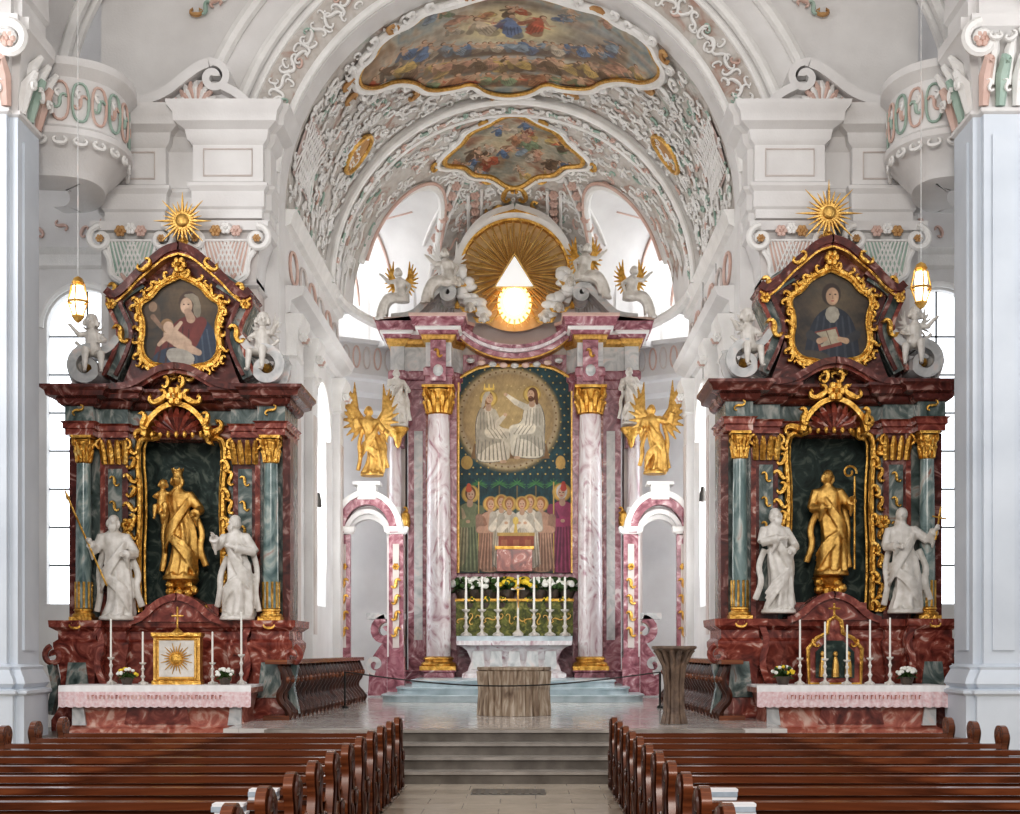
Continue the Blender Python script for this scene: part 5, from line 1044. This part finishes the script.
for k,px in enumerate((470,486,502,530,548,564)): flowers(X(px,D+.0),D+.05,V(600)-.18,.15,['leaf','flower_yellow','leaf'] ,n=24,seed=40+k)
statue('gilded_angel',X(372,31.2),31.2,Z(474,31.2),1.5,'gold_fine',.3,aR=((-.2,-.04,.68),(-.3,-.1,.82)),aL=((.2,-.02,.62),(.2,-.18,.6)),wings=True,seed=7,folds=.22,sway=.05)
statue('gilded_angel',X(655,31.2),31.2,Z(472,31.2),1.5,'gold_fine',-.3,aR=((-.2,-.04,.64),(-.2,-.16,.62)),aL=((.22,-.04,.72),(.3,-.1,.88)),wings=True,seed=8,folds=.22,sway=.05)
statue('saint_statue',X(398,32.6),32.6,V(428),1.3,'statue_white',.4,beard=True,seed=9,folds=.18,wings=False)
statue('saint_statue',X(631,32.6),32.6,V(426),1.3,'statue_white',-.4,beard=True,seed=10,folds=.18)
mb=MB()
for px in (398,631):
    x=X(px,32.6); z=V(430); mb.lathe([(.0,-.5),(.06,-.42),(.1,-.25),(.24,-.08),(.26,-.02),(0,-.02)],'gold',(x,32.6,z),12)
    mb.box(x-.1,x+.1,32.6,33.3,z-.4,z-.1,'pink_marble')
mb.done('statue_bracket')
seated_angel('seated_angel',X(402,32.7),32.7,V(304),1.2,-1); seated_angel('seated_angel',X(630,32.7),32.7,V(302),1.2,1)
seated_angel('seated_angel',X(449,32.9),32.9,V(285),1.3,-1,'stucco'); seated_angel('seated_angel',X(583,32.9),32.9,V(280),1.3,1,'gold')
# =================================================================== LITURGICAL FURNITURE
mb=MB(); d=23.3; x=X(514,d)
r=.58; zt=Z(667,d)
for k in range(28):
    a=2*pi*k/28; ca,sa=cos(a),sin(a)
    mb.tube([(x+ca*r*.96,d+sa*r*.96,CH),(x+ca*r*.92,d+sa*r*.92,CH+.4),(x+ca*r*.97,d+sa*r*.97,zt-.06)],.072,'altar_stone',n=6)
mb.lathe([(r*.9,0),(r*.9,zt-CH-.03)],'altar_stone',(x,d,CH),28); mb.lathe([(r*1.0,0),(r*1.06,.03),(r*1.06,.07),(0,.07)],'altar_stone',(x,d,zt-.07),32)
mb.done('stone_altar')
mb=MB(); d=20.5; x=X(674,d)
zt=Z(646,d); h=zt-CH
for k in range(14):
    a=2*pi*k/14; ca,sa=cos(a),sin(a)
    mb.tube([(x+ca*q,d+sa*q,CH+z*h) for q,z in ((.17,0),(.13,.15),(.12,.5),(.15,.75),(.24,.92),(.29,.95))],[.04,.034,.032,.036,.045,.03],'ambo_stone',n=6)
mb.lathe([(.16,0),(.12,.2*h),(.12,.6*h),(.2,.9*h),(.3,.95*h),(.33,.97*h),(.33,h),(0,h)],'ambo_stone',(x,d,CH),20)
mb.done('ambo')
mb=MB(); pts=[]
for i in range(31):
    t=i/30; px=345+315*t; dd=26-3.5*sin(pi*t); pts.append((X(px,dd),dd,Z(672+14*sin(pi*t),dd)))
mb.tube(pts,.013,'iron',n=6)
for q in (0,30): p=pts[q]; mb.lathe([(.06,0),(.06,.03),(.02,.06),(.02,p[2]-CH)],'iron',(p[0],p[1],CH),8)
mb.done('barrier_rope')
for sg in (-1,1):
    mb=MB(); P0=Vector((sg*3.55 if sg<0 else 3.45,21.6)); P1=Vector((sg*3.35,29.8)); n=22
    for i in range(n):
        t=i/(n-1); p=P0.lerp(P1,t)
        Q=smooth([(-sg*.16,0),(-sg*.20,.12),(sg*.02,.35),(-sg*.16,.6),(-sg*.04,.86)],2)
        mb.tube([(p.x+a,p.y,CH+b) for a,b in Q],[.05]+[.055]*(len(Q)-2)+[.04],'wood_dark',n=6)
        mb.ell((p.x-sg*.18,p.y,CH+.1),(.07,.05,.07),'wood_dark',8,6); mb.ell((p.x-sg*.15,p.y,CH+.62),(.05,.05,.07),'wood',8,6)
    for (dx,z0,z1,w) in ((-.02,.86,.93,.17),(.02,.0,.07,.2)):
        a=P0+Vector((0,-.12));b=P1+Vector((0,.12))
        mb.add([(a.x-w,a.y,CH+z0),(a.x+w,a.y,CH+z0),(b.x+w,b.y,CH+z0),(b.x-w,b.y,CH+z0),(a.x-w,a.y,CH+z1),(a.x+w,a.y,CH+z1),(b.x+w,b.y,CH+z1),(b.x-w,b.y,CH+z1)],[(0,3,2,1),(4,5,6,7),(0,1,5,4),(1,2,6,5),(2,3,7,6),(3,0,4,7)],'wood')
    mb.done('choir_kneeler')
# =================================================================== PEWS
def pew_mesh():
    mb=MB(); W_=4.0
    mb.box(.05,W_-.05,-.02,.02,.12,.66,'wood'); mb.box(.03,W_-.03,-.06,.06,.67,.72,'wood'); mb.box(.03,W_-.03,-.03,.03,.60,.63,'wood_dark')
    for k in range(5): 
        x=.1+k*.78; mb.box(x,x+.68,-.035,-.02,.2,.56,'wood_dark'); mb.box(x+.06,x+.62,-.045,-.03,.25,.51,'wood')
    mb.box(.05,W_-.05,.02,.42,.38,.42,'wood')
    mb.box(.05,W_-.05,-.20,-.02,.54,.56,'wood')
    mb.box(.05,W_-.05,-.34,-.20,.12,.17,'wood_dark')
    mb.box(.05,W_-.05,-.22,-.20,.54,.58,'wood')
    for x in (.0,W_-.06):
        o=smooth([(-.14,0),(.40,0),(.44,.10),(.34,.24),(.44,.38),(.46,.46),(.38,.52),(.24,.50),(.14,.56),(.10,.68),(.16,.76),(.17,.84),(.10,.91),(-.05,.91),(-.13,.84),(-.11,.76),(-.05,.68),(-.12,.5),(-.18,.4),(-.10,.25),(-.16,.12)],2,True)
        n=len(o); v=[(x,a,b) for a,b in o]+[(x+.06,a,b) for a,b in o]
        mb.add(v,[tuple(range(n)),tuple(range(n,2*n))[::-1]]+[(i,i+n,(i+1)%n+n,(i+1)%n) for i in range(n)],'wood')
        xx=x-.012 if x==0 else x+.072
        for (cy,cz,r) in ((.02,.82,.07),(.36,.42,.07),(.30,.10,.06)):
            mb.tube([(xx,cy+a,cz+b) for a,b in curl(0,0,r,.015,0,4.4*pi,30)],.014,'wood_dark',n=5)
        mb.tube([(xx,a*.85+.02,.45+(b-.45)*.9) for a,b in o],.012,'wood_dark',n=4,closed=True)
        mb.ell((xx,.1,.28),(.02,.07,.12),'wood_dark',8,6)
    ob=mb.done('church_pew'); return ob
proto=pew_mesh(); first=True
for i in range(12):
    y=16.5-.93*i
    for sg in (-1,1):
        if first: ob=proto; first=False
        else: ob=bpy.data.objects.new('church_pew',proto.data); bpy.context.collection.objects.link(ob)
        ob.location=(-1.2 if sg<0 else 1.3,y,0); ob.scale=(sg,1,1)
rb=random.Random(5)
for i in range(7,12):
    y=16.5-.93*i
    for sg in (-1,1):
        mb=MB(); x=(-1.2 if sg<0 else 1.3)+sg*(.30+.1*rb.random())
        for k in range(3): q=rb.uniform(-.01,.01); mb.box(x-.10+q,x+.10+q,y-.195,y-.065,.562+k*.055,.562+k*.055+.035,'book_blue'); mb.box(x-.095+q,x+.105+q,y-.19,y-.07,.597+k*.055,.615+k*.055,'cloth')
        mb.done('hymn_book')
mb=MB(); mb.box(-.36,.52,16.4,17.0,.001,.012,'grate'); 
for k in range(9): mb.box(-.34+k*.095,-.30+k*.095,16.42,16.98,.012,.02,'step_stone')
mb.done('floor_grate')
# =================================================================== LAMPS
def lamp(px,py,d,h,sc=1,glow='lamp_glow'):
    x=X(px,d); z=Z(py,d); mb=MB()
    mb.tube([(x,d,z+.35*sc),(x,d,11.0 if abs(x)>7 else 13.2)],.006,'pale_marble',n=4)
    mb.lathe([(.01,.36),(.06,.33),(.09,.27),(.06,.24)],'gold',(x,d,z),12)
    mb.lathe([(.07,.22),(.085,.12),(.08,-.1),(.06,-.18),(0,-.19)],glow,(x,d,z),14)
    mb.lathe([(.06,-.18),(.09,-.2),(.05,-.26),(0,-.3)],'gold',(x,d,z),12)
    mb.tube([(x+.13*cos(t),d+.13*sin(t),z+.0) for t in np.linspace(0,2*pi,17)[:-1]],.018,'gold',n=5,closed=True)
    for k in range(4): a=k*pi/2; mb.tube([(x+.09*cos(a),d+.09*sin(a),z+.25),(x+.14*cos(a),d+.14*sin(a),z),(x+.06*cos(a),d+.06*sin(a),z-.22)],.01,'gold',n=4)
    mb.done('hanging_lamp')
lamp(78,302,19.6,1); lamp(921,288,19.4,1)
for px,py,d in ((289,478,25.5),(303,490,27),(318,500,28.5),(716,484,27.0),(703,494,28.5),(729,474,25.6)):
    x=X(px,d);z=Z(py,d); mb=MB(); mb.lathe([(0,.16),(.04,.14),(.07,.0),(.08,-.14),(.05,-.16)],'iron',(x,d,z),10); mb.tube([(x,d,z+.15),(x,d,ZS)],.006,'iron',n=4); mb.done('pendant_spot')
# =================================================================== LIGHTS / WORLD / CAMERA
def area(name,loc,target,sx,sy,e,col=(1,1,1)):
    l=bpy.data.lights.new(name,'AREA'); l.shape='RECTANGLE'; l.size=sx; l.size_y=sy; l.energy=e; l.color=col
    o=bpy.data.objects.new(name,l); bpy.context.collection.objects.link(o); o.location=loc
    o.rotation_euler=(Vector(target)-Vector(loc)).to_track_quat('-Z','Y').to_euler()
area('west_fill_light',(0,-5,10),(0,24,6),6,5,1600,(1,.95,.89))  # unseen fill lamp added behind the camera to light the nave front
for sg in (-1,1):
    area('choir_window_light',(sg*(RA+.15),28.6,4.9),(0,29,5.5),1.9,4,165,(1,.99,.97))
    area('nave_side_light',(sg*10.2,15,9.0),(-sg*3,24,6),3,5,430 if sg<0 else 220,(.98,.98,1))  # out-of-view lamps added along the aisles to light the nave
    area('ambulatory_fill_light',(sg*6.1,34.2,11),(0,34,10),2.5,2,120,(.98,.99,1))  # unseen lamp added to brighten the upper gallery space
    area('ambulatory_fill_light',(sg*6.1,33.3,4.7),(sg*2,34.3,4.7),1.6,4,95,(.90,.95,1))  # unseen lamp added to whiten the wall behind the gilded angels
w=bpy.data.worlds.new('World'); bpy.context.scene.world=w; w.use_nodes=True; bg=w.node_tree.nodes['Background']; bg.inputs[0].default_value=(.97,.97,1,1); bg.inputs[1].default_value=.56
cam=bpy.data.cameras.new('Camera'); co=bpy.data.objects.new('Camera',cam); bpy.context.collection.objects.link(co); bpy.context.scene.camera=co
co.location=(CX,0,CZ); co.rotation_euler=(pi/2,0,0); cam.sensor_fit='HORIZONTAL'; cam.sensor_width=36; cam.lens=F/1020*36
cam.shift_x=(510-VX)/1020; cam.shift_y=(HY-407)/1020; cam.clip_end=200
sc=bpy.context.scene; sc.view_settings.view_transform='Standard'
try: sc.view_settings.look='Medium High Contrast'
except Exception as e: print('look',e)
sc.view_settings.exposure=.16
